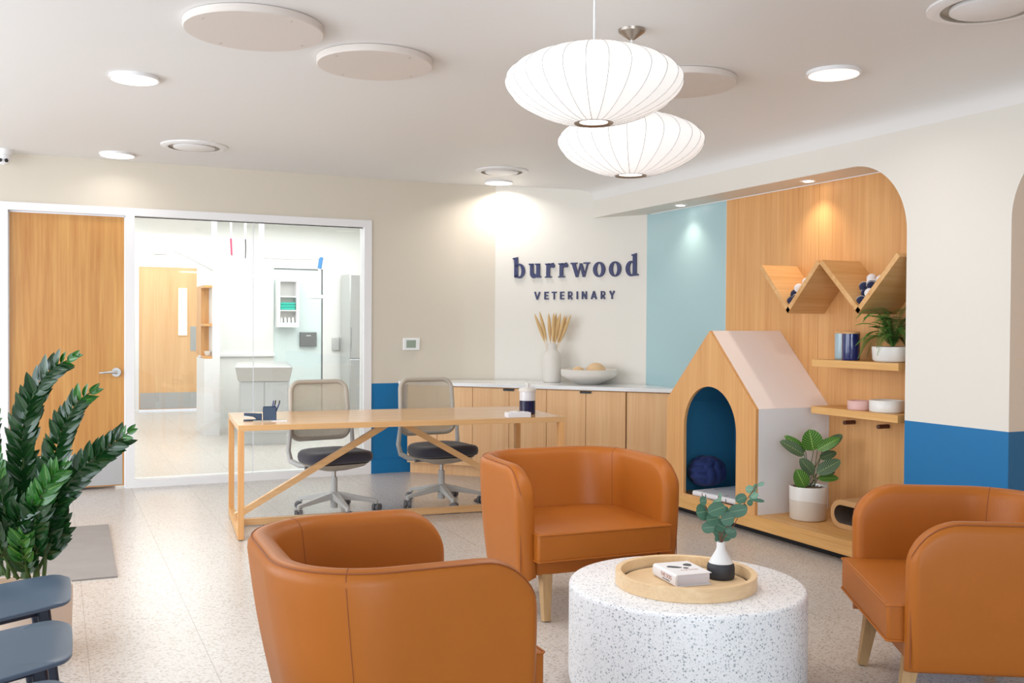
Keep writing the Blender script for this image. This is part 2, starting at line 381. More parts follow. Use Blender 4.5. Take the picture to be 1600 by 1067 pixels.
def shape2d(outer, holes, depth):
    """filled outline with holes, as verts/faces of a slab in x,y with z 0..depth"""
    cu = bpy.data.curves.new('tmp', 'CURVE'); cu.dimensions = '2D'; cu.fill_mode = 'BOTH'; cu.extrude = depth/2
    for loop in [outer]+holes:
        sp = cu.splines.new('POLY'); sp.points.add(len(loop)-1)
        for i, p in enumerate(loop): sp.points[i].co = (p[0], p[1], 0, 1)
        sp.use_cyclic_u = True
    ob = bpy.data.objects.new('tmp', cu); COL.objects.link(ob)
    dg = bpy.context.evaluated_depsgraph_get(); me = bpy.data.meshes.new_from_object(ob.evaluated_get(dg))
    vs = [(v.co.x, v.co.y, v.co.z+depth/2) for v in me.vertices]; fs = [tuple(p.vertices) for p in me.polygons]
    bpy.data.objects.remove(ob); bpy.data.curves.remove(cu); bpy.data.meshes.remove(me)
    return vs, fs
def spline(pts, n):
    """Catmull-Rom through pts, n samples per span"""
    P = [Vector(p) for p in pts]; P = [P[0]*2-P[1]]+P+[P[-1]*2-P[-2]]; out = []
    for i in range(1, len(P)-2):
        for k in range(n):
            t = k/n; a, b, c, d = P[i-1], P[i], P[i+1], P[i+2]
            out.append(0.5*((2*b)+(c-a)*t+(2*a-5*b+4*c-d)*t*t+(3*b-a-3*c+d)*t**3))
    out.append(P[-2]); return out
def arc(cx, cy, r, a0, a1, n, ry=None):
    ry = r if ry is None else ry
    return [(cx+r*cos(radians(a0+(a1-a0)*i/n)), cy+ry*sin(radians(a0+(a1-a0)*i/n))) for i in range(n+1)]

# ------------------------------------------------------------------ the room
YD = 8.528; ZC = 2.644; XB = 4.66; XF = 4.38; ZS = 2.306; YB = 15.9
struct(MB().box(-3.5, 6.2, -3.6, 16.4, -0.1, 0).build('floor', FLOOR))
# ceiling: flat, dipping gently towards the niche wall
prof = [(-3.5, ZC), (3.62, ZC), (3.8, 2.636), (3.95, 2.62), (4.1, 2.60), (4.22, 2.582), (4.30, 2.565), (4.35, 2.543), (4.374, 2.512), (4.38, 2.46)]
mb = MB(); n = len(prof)
mb.add([(x, y, z) for y in (-3.6, 8.9) for x, z in prof]+[(x, y, 2.9) for y in (-3.6, 8.9) for x, z in prof],
       [(i, i+1, n+i+1, n+i) for i in range(n-1)]+[(2*n+i, 2*n+i+1, 3*n+i+1, 3*n+i) for i in range(n-1)])
struct(mb.build('ceiling', CEIL, smooth=True))
# back wall with the door and glazed opening
mb = MB()
for x0, x1, z0, z1 in ((-3.5, -0.386, 0, 2.9), (-0.386, 2.571, 2.267, 2.9), (2.571, 3.2, 0.81, 2.9)): mb.box(x0, x1, YD, YD+0.12, z0, z1)
mb.box(2.571, 3.2, YD, YD+0.12, 0, 0.81, 1)
struct(mb.build('wall_back', [BEIGE, BLUE]))
curve = spline([(3.32, 8.528), (3.5, 8.50), (3.72, 8.385), (4.0, 8.165), (4.21, 7.94), (4.40, 7.68), (4.62, 7.33), (4.78, 7.05)], 8)
def curved(name, pts, m, z0=0.0, z1=2.9):
    mb = MB(); k = len(pts)
    off = []
    for i, p in enumerate(pts):
        t = (Vector(pts[min(i+1, k-1)])-Vector(pts[max(i-1, 0)])).normalized(); off.append(Vector((p[0], p[1]))+Vector((-t[1], t[0]))*0.12)
    vs = [(p[0], p[1], z) for z in (z0, z1) for p in pts]+[(p[0], p[1], z) for z in (z0, z1) for p in off]
    fs = [(i, i+1, k+i+1, k+i) for i in range(k-1)]+[(2*k+i, 3*k+i, 3*k+i+1, 2*k+i+1) for i in range(k-1)]
    mb.add(vs, fs); return struct(mb.build(name, m, smooth=True, auto=60))
ci = min(range(len(curve)), key=lambda i: abs(curve[i][0]-3.735))
curved('wall_corner', [(3.2, 8.528)]+[tuple(p) for p in curve[:ci+1]], BEIGE)
curved('wall_feature', [tuple(p) for p in curve[ci:]], CREAM)
struct(MB().box(2.5715, 3.0, YD-0.016, YD, 0, 0.125).build('baseboard_back', BLUE, bevel=0.002))
# side walls with large shop windows (outside the picture, the daylight comes through them)
mb = MB(); mb.box(-3.5, -3.38, -3.6, 1.2, 0, 2.9); mb.box(-3.5, -3.38, 8.0, 8.6, 0, 2.9); mb.box(-3.5, -3.38, 1.2, 8.0, 0, 0.3); mb.box(-3.5, -3.38, 1.2, 8.0, 2.6, 2.9)
struct(mb.build('wall_left', BEIGE))
mb = MB(); mb.box(-3.38, -2.6, -3.6, -3.48, 0, 2.9); mb.box(0.8, 6.2, -3.6, -3.48, 0, 2.9); mb.box(-2.6, 0.8, -3.6, -3.48, 0, 0.25); mb.box(-2.6, 0.8, -3.6, -3.48, 2.65, 2.9)
struct(mb.build('wall_front', BEIGE))
# niche wall: header, rounded openings, blue wainscot
R = 0.425
mb = MB()
yL, yR = 4.125, 3.452
pier = [(yR, 0.81), (yR, ZS-R)]+arc(yR-R, ZS-R, R, 0, 90, 16)[1:]+[(yR-R, 2.47), (yL+R, 2.47), (yL+R, ZS)]+arc(yL+R, ZS-R, R, 90, 180, 16)[1:]+[(yL, 0.81)]
mb.prism(pier, XF, 4.9, 'x', 0)
mb.box(XF, 4.9, yR, yL, 0, 0.81, 1)
mb.box(XF, 4.9, yL+R, 7.85, ZS, 2.47, 0)
mb.box(XF, 4.9, 1.9, yR-R, ZS, 2.47, 0)
pier2 = [(1.9, 0.81), (1.9, ZS), (1.9+R, ZS)]+arc(1.9+R, ZS-R, R, 90, 180, 16)[1:]+[(1.9, 0.81)]
mb.box(XF, 4.9, -3.6, 1.9, 0.81, 2.47, 0); mb.box(XF, 4.9, -3.6, 1.9, 0, 0.81, 1)
struct(mb.build('wall_right', [CREAM, BLUE], smooth=True, auto=30))
mb = MB(); mb.box(XB, XB+0.1, 6.152, 7.75, 0, ZS+0.02, 0); mb.box(XB, XB+0.1, 6.149, 6.152, 0, ZS+0.02, 1)
struct(mb.build('wall_niche', [AQUA, WHITE]))
mb = MB()
for a, b in ((5.1445, 6.149), (4.1, 5.1415)): mb.box(XB, XB+0.1, a, b, 0, ZS+0.02, 0)
mb.box(XB+0.004, XB+0.1, 5.1415, 5.1445, 0, ZS+0.02, 1); mb.box(XB, XB+0.1, 1.9, 3.5, 0, ZS+0.02, 0)
struct(mb.build('wall_panelling', [OAKV, DOWEL]))
struct(MB().box(XB-0.006, XB, 4.13, 7.2, ZS-0.006, ZS).build('trim_niche', WHITE))

# door and glazing frame
mb = MB()
for x0, x1, z0, z1 in ((-0.386, -0.326, 0, 2.205), (0.519, 0.587, 0, 2.205), (2.503, 2.571, 0, 2.205), (-0.386, 2.571, 2.205, 2.267), (0.587, 2.503, 0, 0.062)):
    mb.box(x0, x1, YD-0.014, YD+0.13, z0, z1)
struct(mb.build('trim_1', WHITE))
mb = MB(); mb.box(-0.3255, 0.5185, YD+0.03, YD+0.05, 2.193, 2.2045); mb.box(-0.326, -0.318, YD+0.03, YD+0.05, 0, 2.2); mb.box(0.511, 0.519, YD+0.03, YD+0.05, 0, 2.2)
mb.box(0.587, 2.503, YD+0.05, YD+0.06, 2.199, 2.205, 1)
struct(mb.build('trim_2', [LGREY, BLACK]))
door = struct(MB().box(-0.318, 0.511, YD+0.03, YD+0.075, 0.02, 2.193).build('door_1', OAKD, bevel=0.001))
MB().box(-0.30, 0.497, YD+0.026, YD+0.03, 0.03, 0.285).build('kick_plate', STEEL, door)['label'] = 'brushed steel kick plate'
mb = MB(); hx, hz = 0.45, 0.94
mb.cyl((hx, YD+0.03, hz), (hx, YD+0.012, hz), 0.036, seg=28); mb.cyl((hx, YD+0.014, hz), (hx, YD-0.035, hz), 0.013)
mb.tube([(hx+0.005, YD-0.035, hz), (hx-0.05, YD-0.04, hz+0.004), (hx-0.10, YD-0.036, hz), (hx-0.128, YD-0.028, hz-0.002)], [0.012, 0.011, 0.010, 0.007], 12)
mb.build('door_handle', STEEL, door, smooth=True)['label'] = 'chrome lever handle'
win = struct(MB().box(0.587, 1.5415, YD+0.048, YD+0.058, 0.062, 2.2).box(1.5445, 2.503, YD+0.048, YD+0.058, 0.062, 2.2).build('window_1', GLASS))
struct(MB().box(1.5405, 1.5455, YD+0.047, YD+0.059, 0.062, 2.2).build('trim_3', LGREY))
# thermostat
t = thing('thermostat', 'white wall thermostat to the right of the glass partition', 'thermostat', (2.947, YD, 1.163))
MB().box(-0.08, 0.08, -0.018, 0, -0.056, 0.056).build('case', WHITE2, t, bevel=0.006)
MB().box(-0.05, 0.04, -0.0195, -0.018, -0.034, 0.036).build('display', plain('lcd_grey', srgb(150, 165, 150), 0.3), t)['label'] = 'grey display'

# ------------------------------------------------------------------ room behind the glass
W2 = plain('clinic_wall_paint', srgb(238, 238, 234), 0.6)
mb = MB(); mb.box(-0.6, 6.0, YD+0.13, 16.3, 2.66, 2.9); struct(mb.build('ceiling_clinic', W2))
mb = MB(); mb.box(-0.6, 1.10, YB, YB+0.2, 0, 2.7); mb.box(2.09, 6.0, YB, YB+0.2, 0, 2.7); mb.box(1.10, 2.09, YB, YB+0.2, 2.26, 2.7)
struct(mb.build('wall_clinic_back', W2))
struct(MB().box(-0.5, 0.45, YD+0.14, 16, 0, 2.7).build('wall_clinic_left', W2))
struct(MB().box(4.3, 4.4, YD+0.14, 13.1, 0, 2.7).build('wall_clinic_right', W2))
mb = MB(); mb.box(1.83, 2.60, 13.0, 13.15, 0, 2.7); 
mb.box(3.25, 4.3, 13.0, 13.15, 0, 2.7); mb.box(2.60, 3.25, 13.0, 13.15, 2.075, 2.7)
struct(mb.build('wall_clinic_middle', W2))
struct(MB().box(1.83, 2.61, 12.965, 13.0, 0.915, 0.955).build('trim_4', WHITE, bevel=0.008))
d2 = struct(MB().box(1.157, 2.022, YB-0.02, YB+0.02, 0.03, 2.2).build('door_2', OAKC))
MB().box(1.17, 2.01, YB-0.024, YB-0.02, 0.04, 0.285).build('kick_plate', STEEL, d2)
MB().box(1.71, 1.862, YB-0.03, YB-0.019, 1.15, 1.90).build('door_window_frame', OAKC, d2)
MB().box(1.725, 1.847, YB-0.034, YB-0.029, 1.165, 1.885).build('pane', emit('self_lit_pane', (0.95, 0.97, 1, 1), 1.2), d2)  # glow put into the pane in place of light from behind it
MB().box(1.90, 1.985, YB-0.026, YB-0.019, 0.92, 1.30).build('push_plate', STEEL, d2)
struct(MB().box(1.10, 1.155, YB-0.03, YB-0.001, 0, 2.205).box(2.03, 2.09, YB-0.03, YB-0.001, 0, 2.205).box(1.10, 2.09, YB-0.03, YB-0.001, 2.205, 2.26).build('trim_5', WHITE))
d3 = struct(MB().box(2.60, 3.235, 13.02, 13.06, 0.02, 2.06).build('door_3', FROST))
MB().box(3.2355, 3.2425, 13.01, 13.07, 0, 2.0675).box(2.60, 3.2355, 13.01, 13.07, 2.0605, 2.0675).build('door_edge', CAST, d3)
t = thing('hand_towel_dispenser', 'dark grey metal dispenser fixed on the pale green glass door', 'dispenser', (3.05, 13.02, 1.14))
MB().box(-0.11, 0.11, -0.06, 0, -0.095, 0.095).build('case', plain('dispenser_grey', srgb(120, 122, 122), 0.4, metal=0.5), t, bevel=0.006)
MB().box(-0.03, 0.03, -0.064, -0.06, 0.045, 0.055).build('label_print', WHITE, t)
t = thing('wall_cabinet', 'white open shelf box with teal towels seen through the glass', 'cabinet', (2.757, 13.0, 1.36))
mb = MB(); mb.box(-0.105, 0.105, -0.02, -0.001, 0.0, 0.535, 1)
for x0, x1, z0, z1 in ((-0.14, -0.105, 0.0, 0.535), (0.105, 0.14, 0.0, 0.535), (-0.14, 0.14, -0.06, 0.0), (-0.14, 0.14, 0.535, 0.57), (-0.105, 0.105, 0.15, 0.165), (-0.105, 0.105, 0.33, 0.345)):
    mb.box(x0, x1, -0.16, -0.02, z0, z1)
mb.build('carcass', [WHITE, STEELP], t)
for k in range(3):
    tag(MB().box(-0.10, 0.10, -0.05, 0.05, 0, 0.032).build('folded_towel', TOWEL, None, bevel=0.012, loc=(2.757, 12.91, 1.5255+0.033*k)),
        ('lowest', 'middle', 'topmost')[k]+' of the teal towels folded behind the glass', 'towel', 'teal towels in the white shelf box')
for k in range(4):
    tag(MB().lathe([(0.016, 0), (0.018, 0.05), (0.01, 0.06), (0.01, 0.07)], 12).build('small_bottle', WHITE2, None, smooth=True, loc=(2.68+k*0.05, 12.9, 1.3602)),
        ('leftmost', 'second from left', 'third from left', 'rightmost')[k]+' of the small white bottles under the teal towels', 'bottle', 'bottles under the teal towels')
# steel wet table
t = thing('steel_wet_table', 'brushed steel veterinary wet table behind the glass partition', 'table', (2.10, 11.0, 0), radians(-10))
mb = MB(); mb.box(-0.31, 0.29, -0.10, 1.45, 0.855, 0.87); mb.add([(-0.31, -0.10, 0.86), (0.30, -0.10, 0.86), (0.27, -0.06, 0.71), (-0.28, -0.06, 0.71), (-0.31, 1.45, 0.86), (0.30, 1.45, 0.86), (0.27, 1.40, 0.71), (-0.28, 1.40, 0.71)],
    [(0, 1, 2, 3), (1, 5, 6, 2), (5, 4, 7, 6), (4, 0, 3, 7), (3, 2, 6, 7)])
mb.build('basin', STEELP, t, bevel=0.006)
MB().box(-0.27, 0.27, 0.0, 1.35, 0.13, 0.72).build('pedestal', STEELP, t, bevel=0.004)
MB().box(-0.25, -0.005, -0.012, 0.0, 0.15, 0.70).build('door', STEELP, t, bevel=0.003)
MB().box(0.005, 0.25, -0.012, 0.0, 0.15, 0.70).build('door', STEELP, t, bevel=0.003)
MB().box(-0.24, 0.24, 0.05, 1.3, 0.0, 0.13).build('plinth', STEELP, t)
# shelf column at its left
t = thing('tall_cabinet', 'white tall cabinet with wooden shelf niche left of the steel table', 'cabinet', (1.70, 12.2, 0))
mb = MB(); mb.box(-0.08, 0.10, 0, 0.7, 0.0, 0.92); mb.box(0.012, 0.10, 0, 0.7, 0.92, 2.2); mb.box(-0.08, 0.012, 0, 0.7, 1.80, 2.2); mb.build('carcass', WHITE, t)
mb = MB(); mb.box(-0.08, 0.012, 0.3, 0.7, 0.95, 1.80); mb.box(-0.08, 0.012, 0, 0.3, 0.92, 0.95); mb.box(-0.08, 0.012, 0, 0.3, 1.31, 1.34); mb.box(-0.08, 0.012, 0, 0.3, 1.77, 1.80)
mb.build('niche', OAKV, t)['label'] = 'oak niche shelves'
tag(MB().lathe([(0.02, 0), (0.035, 0.02), (0.04, 0.06), (0.037, 0.06), (0.03, 0.02), (0.01, 0.01)], 16).build('small_bowl', CERAM, None, smooth=True, loc=(1.67, 12.28, 0.9502)), 'small white bowl on the low oak shelf behind the glass', 'bowl')
t = thing('steel_cabinet', 'tall stainless cabinet behind the right edge of the glass partition', 'cabinet', (3.66, 12.5, 0))
MB().box(-0.18, 0.5, 0, 0.45, 0.02, 2.0).build('body', STEELP, t, bevel=0.01)
MB().box(-0.1785, 0.48, -0.02, 0.0, 0.9, 1.99).box(-0.1785, 0.48, -0.02, 0.0, 0.04, 0.89).build('door', STEEL, t, bevel=0.006)
MB().box(-0.165, -0.145, -0.05, -0.02, 1.0, 1.3).build('handle', STEEL, t)
tag(MB().box(-0.05, 0.05, -0.04, 0.0, -0.09, 0.09).build('wall_dispenser', STEELP, None, bevel=0.01, loc=(3.42, 13.0, 1.08)), 'small grey dispenser beside the stainless cabinet', 'dispenser')
# exam lamps on a ceiling arm
t = thing('exam_lamp', 'white ceiling mounted exam lamp on a long swing arm behind the glass', 'lamp', (1.62, 11.4, 2.66))
MB().cyl((0, 0, -0.75), (0, 0, 0), 0.028).build('pole', WHITE, t, smooth=True)
MB().tube([(0, 0, -0.72), (-0.22, -0.1, -0.62), (-0.45, -0.15, -0.52)], 0.022).build('arm', WHITE, t, smooth=True)
MB().tube([(-0.45, -0.15, -0.52), (-0.55, -0.15, -0.50), (-0.62, -0.2, -0.56)], 0.015).lathe([(0.02, 0.03), (0.10, 0.0), (0.11, -0.02), (0.02, -0.025)], 24, (-0.60, -0.18, -0.56)).build('lamp_head', WHITE, t, smooth=True)
t = thing('exam_lamp', 'white exam lamp with a blue grip hanging above the steel table', 'lamp', (2.12, 11.3, 2.66))
MB().cyl((0, 0, -0.58), (0, 0, 0), 0.03).build('pole', WHITE, t, smooth=True)
MB().tube([(0, 0, -0.56), (0.35, -0.05, -0.57), (0.70, -0.1, -0.55)], 0.022).build('arm', WHITE, t, smooth=True)
MB().cyl((0.66, -0.1, -0.55), (0.64, -0.1, -0.68), 0.024).build('grip', plain('lamp_blue', srgb(60, 130, 190), 0.4), t, smooth=True)['label'] = 'blue grip'
MB().tube([(0.64, -0.1, -0.68), (0.64, -0.1, -0.92), (0.60, -0.12, -0.98)], 0.016).lathe([(0.02, 0.03), (0.11, 0.0), (0.12, -0.02), (0.02, -0.03)], 24, (0.60, -0.12, -1.0)).build('lamp_head', LGREY, t, smooth=True)
t = thing('red_lead', 'short pink red cord hanging behind the glass', 'cord', (1.80, 11.4, 2.3)); MB().tube([(0, 0, 0), (0.005, 0, -0.1), (0.01, 0, -0.19)], 0.011).build('cord', RED, t, smooth=True); MB().cyl((0, 0, 0), (0, 0, 0.36), 0.01).build('mount', WHITE, t, smooth=True)
t = thing('black_chain', 'thin dark chain hanging beside the pink cord', 'chain', (1.96, 11.4, 2.3)); MB().tube([(0, 0, 0), (0.004, 0, -0.1), (0, 0, -0.22)], 0.006).build('chain', BLACK, t); MB().cyl((0, 0, 0), (0, 0, 0.36), 0.012).build('mount', WHITE, t, smooth=True)
# linear lamps
LIN = emit('linear_lamp', (1, 1, 1, 1), 3.0)
for (x0, x1, y, z, lb) in ((0.5, 4.6, 15.75, 2.60, 'long white linear light strip across the clinic ceiling'), (0.7, 3.2, 15.86, 2.33, 'white light strip above the far oak door')):
    tag(MB().box(x0, x1, y-0.03, y+0.03, z, z+0.05).build('linear_light', LIN), lb, 'light')
tag(MB().lathe([(0.14, 0), (0.15, 0.03)], 32).build('ceiling_light', LIN, None, loc=(3.25, 11.6, 2.632)), 'round lit ceiling light in the clinic room', 'light')
tag(MB().box(-0.3, 0.3, -0.07, 0.07, 0, 0.01).build('ceiling_vent', LGREY, None, loc=(1.25, 10.9, 2.652)), 'slim pale ceiling grille in the clinic room', 'vent')
area('clinic_fill', (2.3, 10.8, 2.6), (0, 0, -1), 3.0, 3.6, 94, (0.97, 0.99, 1.0))  # added fill without a fitting, brightens the room behind the glass
area('clinic_fill_far', (1.5, 14.4, 2.6), (0, 0, -1), 1.6, 2.2, 36, (0.97, 0.99, 1.0))  # second added fill, brightens the far end

# ------------------------------------------------------------------ ceiling fittings
LED = emit('downlight_diffuser', (1.0, 0.95, 0.88, 1), 2.5)
LED2 = emit('dim_downlight_diffuser', (1.0, 0.93, 0.86, 1), 1.0)
def downlight(x, y, z, r, m, label, power):
    t = thing('ceiling_light', label, 'ceiling light', (x, y, z), 0, 'round ceiling lights')
    MB().lathe([(r*0.93, -0.018), (r, -0.018), (r, 0.0)], 48).build('rim', WHITE, t, smooth=True, auto=40)
    MB().lathe([(r*0.92, -0.0185), (r*0.92, -0.020)], 48).build('diffuser', m, t)
    if power: area('downlight', (x, y, z-0.03), (0, 0, -1), r*1.8, r*1.8, power, (1.0, 0.95, 0.90), 'DISK', radians(150))
downlight(0.386, 5.615, ZC, 0.126, LED, 'bright round ceiling light below the two grey discs at left', 18)
downlight(0.44, 8.20, ZC, 0.130, LED, 'round ceiling light close above the wooden door', 1.1)
downlight(3.66, 8.18, ZC, 0.130, LED2, 'round ceiling light close to the curved wall', 5.0)
downlight(3.62, 3.90, 2.644, 0.135, LED2, 'round ceiling light in front of the oak niche', 3.5)
DISC = plain('acoustic_disc', srgb(220, 210, 202), 0.8)
DEDGE = plain('acoustic_disc_edge', srgb(190, 204, 216), 0.7)
for x, y, r, lb in ((0.795, 4.41, 0.30, 'largest looking pale round acoustic disc, top left of the ceiling'), (1.438, 4.72, 0.285, 'pale round acoustic disc right of the largest one'), (3.02, 4.38, 0.285, 'pale round ceiling disc partly behind the saucer pendant')):
    t = thing('acoustic_disc', lb, 'ceiling disc', (x, y, ZC), 0, 'acoustic ceiling discs')
    MB().lathe([(r-0.004, -0.034), (r, -0.030), (r, -0.002)], 72).build('panel', [DISC], t, smooth=True, auto=30)
    for k in range(4):
        a = radians(25+90*k); MB().lathe([(0.005, -0.0365), (0.006, -0.034)], 10, (cos(a)*r*0.86, sin(a)*r*0.86, 0)).build('screw', PLASTW, t)
for x, y, r, lb in ((0.933, 7.576, 0.235, 'round ceiling vent above the glass partition'), (3.426, 7.60, 0.225, 'round ceiling vent near the curved sign wall'), (3.44, 2.83, 0.235, 'round ceiling vent cut by the top right frame edge')):
    t = thing('ceiling_vent', lb, 'vent', (x, y, ZC), 0, 'round ceiling vents')
    MB().lathe([(r*0.78, -0.016), (r*0.88, -0.02), (r, -0.008), (r, 0.0)], 64, capt=False, capb=False).build('outer_ring', WHITE, t, smooth=True, auto=60)
    MB().lathe([(r*0.79, -0.001), (r*0.79, -0.016)], 64, capb=True, capt=False).build('throat', PLASTW, t)
    MB().lathe([(r*0.60, -0.022), (r*0.63, -0.018), (r*0.63, -0.004)], 64).build('centre_disc', WHITE, t, smooth=True, auto=60)
t = thing('security_camera', 'small white twin lens security camera at the left ceiling edge', 'camera', (-0.35, 8.40, ZC))
MB().lathe([(0.05, -0.045), (0.062, -0.03), (0.064, 0)], 28).build('mount', WHITE, t, smooth=True)
MB().sphere((0, -0.01, -0.065), 0.052).build('body', WHITE, t, smooth=True)
for dx in (-0.018, 0.02): MB().cyl((dx, -0.045, -0.083), (dx*1.15, -0.068, -0.092), 0.013).build('lens', BLACK, t, smooth=True)

# saucer pendants
SHADE = emit('pendant_shade_glow', (1.0, 0.95, 0.90, 1), 0.45)
BULB = emit('pendant_inner_glow', (1.0, 0.97, 0.92, 1), 1.6)
RIB = plain('pendant_rib', srgb(168, 162, 160), 0.5)
def pendant(x, y, zc, label):
    t = thing('saucer_pendant', label, 'pendant lamp', (x, y, zc), 0, 'white saucer pendants')
    Rm, ht, hb = 0.3225, 0.150, 0.142
    nr = 26
    prof = [(p[0]*Rm, p[1]*Rm) for p in spline([(.225, -.45), (.36, -.425), (.50, -.385), (.69, -.305), (.84, -.215), (.935, -.125), (.985, -.045), (1, .02), (.985, .08), (.93, .145), (.84, .21), (.69, .28), (.50, .345), (.34, .378), (.225, .39)], 3)]
    S = prof
    mb = MB(); seg = nr*4; vs = []
    for r, z in prof:
        for k in range(seg):
            a = 2*pi*k/seg; sag = 1-0.012*abs(sin(a*nr/2))*(r/Rm); vs.append((r*sag*cos(a), r*sag*sin(a), z))
    mb.add(vs, [(i*seg+k, i*seg+(k+1) % seg, (i+1)*seg+(k+1) % seg, (i+1)*seg+k) for i in range(len(S)-1) for k in range(seg)])
    mb.build('shade', SHADE, t, smooth=True, auto=80)
    mb = MB()
    for k in range(nr):
        a = 2*pi*k/nr; mb.tube([(r*cos(a)*1.002, r*sin(a)*1.002, z) for r, z in prof[::2]], 0.0010, 5)
    mb.build('rib_wires', RIB, t)
    MB().lathe([(0.052, -0.142), (0.070, -0.147), (0.074, -0.142), (0.073, -0.137)], 48, capt=False, capb=False).build('lower_ring', SATIN, t, smooth=True)
    MB().lathe([(0.0525, -0.136), (0.0525, -0.134)], 40).build('diffuser', BULB, t)
    MB().lathe([(0.02, 0.124), (0.07, 0.128), (0.074, 0.123)], 40, capb=True, capt=False).build('upper_ring', SATIN, t, smooth=True)
    MB().cyl((0, 0, 0.12), (0, 0, ZC-zc-0.03), 0.0045, seg=10).build('cord', WHITE, t, smooth=True)
    MB().lathe([(0.012, ZC-zc-0.045), (0.02, ZC-zc-0.04), (0.058, ZC-zc-0.012), (0.06, ZC-zc)], 40).build('canopy', SATIN, t, smooth=True)
    area('pendant_glow', (x, y, zc-0.17), (0, 0, -1), 0.5, 0.5, 4.5, (1.0, 0.94, 0.88), 'DISK')
pendant(1.774, 3.126, 2.213, 'white ribbed saucer pendant, the nearer and higher of the two')
pendant(2.314, 3.744, 2.145, 'white ribbed saucer pendant hanging lower behind the first')

# niche spots
SPOT = emit('recessed_spot', (1.0, 0.9, 0.8, 1), 14.0)
for y, lb, wt in ((6.58, 'small recessed spotlight above the pale aqua wall', 1.0), (5.11, 'small recessed spotlight above the oak panelling', 1.15)):
    t = thing('recessed_spotlight', lb, 'spotlight', (4.535, y, ZS), 0, 'recessed spotlights in the niche')
    MB().lathe([(0.034, -0.002), (0.052, -0.004), (0.055, 0)], 32, capb=False).build('rim', WHITE, t, smooth=True)
    MB().lathe([(0.033, -0.0045), (0.033, -0.003)], 24).build('lamp', SPOT, t)
    spot('niche_spot', (4.535, y, ZS-0.02), (-0.10, 0, -1), 9*wt, (1.0, 0.86, 0.70), 2.0, 1.0, 0.02)

# ------------------------------------------------------------------ sign on the curved wall
def wall_arc():
    L = [0.0]
    for i in range(1, len(curve)): L.append(L[-1]+(curve[i]-curve[i-1]).length)
    return L
LA = wall_arc()
def on_wall(s, z, d):
    i = max(0, min(len(curve)-2, next((k for k in range(len(LA)-1) if LA[k+1] >= s), len(LA)-2)))
    t = (curve[i+1]-curve[i]).normalized(); f = (s-LA[i]); p = curve[i]+t*f
    t2 = (curve[min(i+2, len(curve)-1)]-curve[i]).normalized(); nrm = Vector((t2[1]*1.0, -t2[0]*1.0)); nrm = nrm if nrm.dot(Vector((-1, -1))) > 0 else -nrm
    q = p+nrm*d; return (q[0], q[1], z)
def s_at_x(x):
    k = next(k for k in range(len(curve)) if curve[k][0] > x); a, b = curve[k-1], curve[k]
    return LA[k-1]+(x-a[0])/(b[0]-a[0])*(LA[k]-LA[k-1])
S0, S1 = s_at_x(3.853), s_at_x(4.622)
def ring(cx, cy, ro, rO, ri, rI, a0=0, a1=360, n=32, icx=None, icy=None):
    icx = cx if icx is None else icx; icy = cy if icy is None else icy
    o = arc(cx, cy, ro, a0, a1, n, rO); i = arc(icx, icy, ri, a0, a1, n, rI); quads = []
    for k in range(n): quads.append([o[k], o[k+1], i[k+1], i[k]])
    return quads
def rect(x0, x1, y0, y1): return [(x0, y0), (x1, y0), (x1, y1), (x0, y1)]
def disc(cx, cy, r): return arc(cx, cy, r, 0, 345, 23)
def glyph_b():
    return [rect(0.13, 0.40, 0.06, 1.42), [(0.0, 1.33), (0.13, 1.27), (0.40, 1.42), (0.40, 1.47), (0.03, 1.40)], [(0.13, 0.06), (0.25, 0.0), (0.40, 0.04), (0.40, 0.2), (0.13, 0.2)]]+ring(0.50, 0.49, 0.42, 0.52, 0.15, 0.40, -120, 140, 28, 0.50, 0.49)
def glyph_d():
    return [rect(0.55, 0.82, 0.02, 1.44), [(0.44, 1.36), (0.56, 1.30), (0.82, 1.42), (0.82, 1.50), (0.46, 1.42)], [(0.62, 0), (0.97, 0.02), (0.97, 0.10), (0.80, 0.16), (0.62, 0.16)]]+ring(0.44, 0.49, 0.42, 0.52, 0.15, 0.40, 40, 310, 28, 0.46, 0.49)
def glyph_u():
    return [rect(0.10, 0.36, 0.3, 0.98), [(0, 0.93), (0.10, 0.86), (0.36, 0.9), (0.36, 1.0), (0.0, 1.0)], rect(0.56, 0.82, 0.03, 0.98), [(0.46, 0.93), (0.56, 0.86), (0.82, 0.9), (0.82, 1.0), (0.46, 1.0)], [(0.62, 0), (0.92, 0.02), (0.92, 0.10), (0.8, 0.16), (0.62, 0.16)]]+ring(0.38, 0.30, 0.28, 0.33, 0.02, 0.16, 180, 345, 18, 0.42, 0.32)
def glyph_r():
    return [rect(0.10, 0.36, 0.0, 0.98), rect(0.0, 0.50, 0.0, 0.09), [(0, 0.93), (0.10, 0.86), (0.36, 0.88), (0.36, 1.0), (0.0, 0.98)], disc(0.585, 0.82, 0.145)]+ring(0.58, 0.66, 0.26, 0.37, 0.20, 0.22, 75, 185, 12, 0.60, 0.66)
def glyph_w():
    return [rect(0.0, 0.50, 0.91, 1.0), rect(0.98, 1.46, 0.91, 1.0), [(0.08, 0.95), (0.35, 0.95), (0.60, 0.12), (0.52, 0), (0.40, 0)], [(0.45, 0), (0.56, 0.0), (0.80, 0.92), (0.72, 0.96)],
            [(0.68, 0.95), (0.86, 0.95), (1.12, 0.10), (1.04, 0.0), (0.92, 0.0)], [(0.98, 0.0), (1.08, 0), (1.36, 0.95), (1.25, 0.95)]]
def glyph_o(): return ring(0.455, 0.49, 0.455, 0.52, 0.175, 0.41)
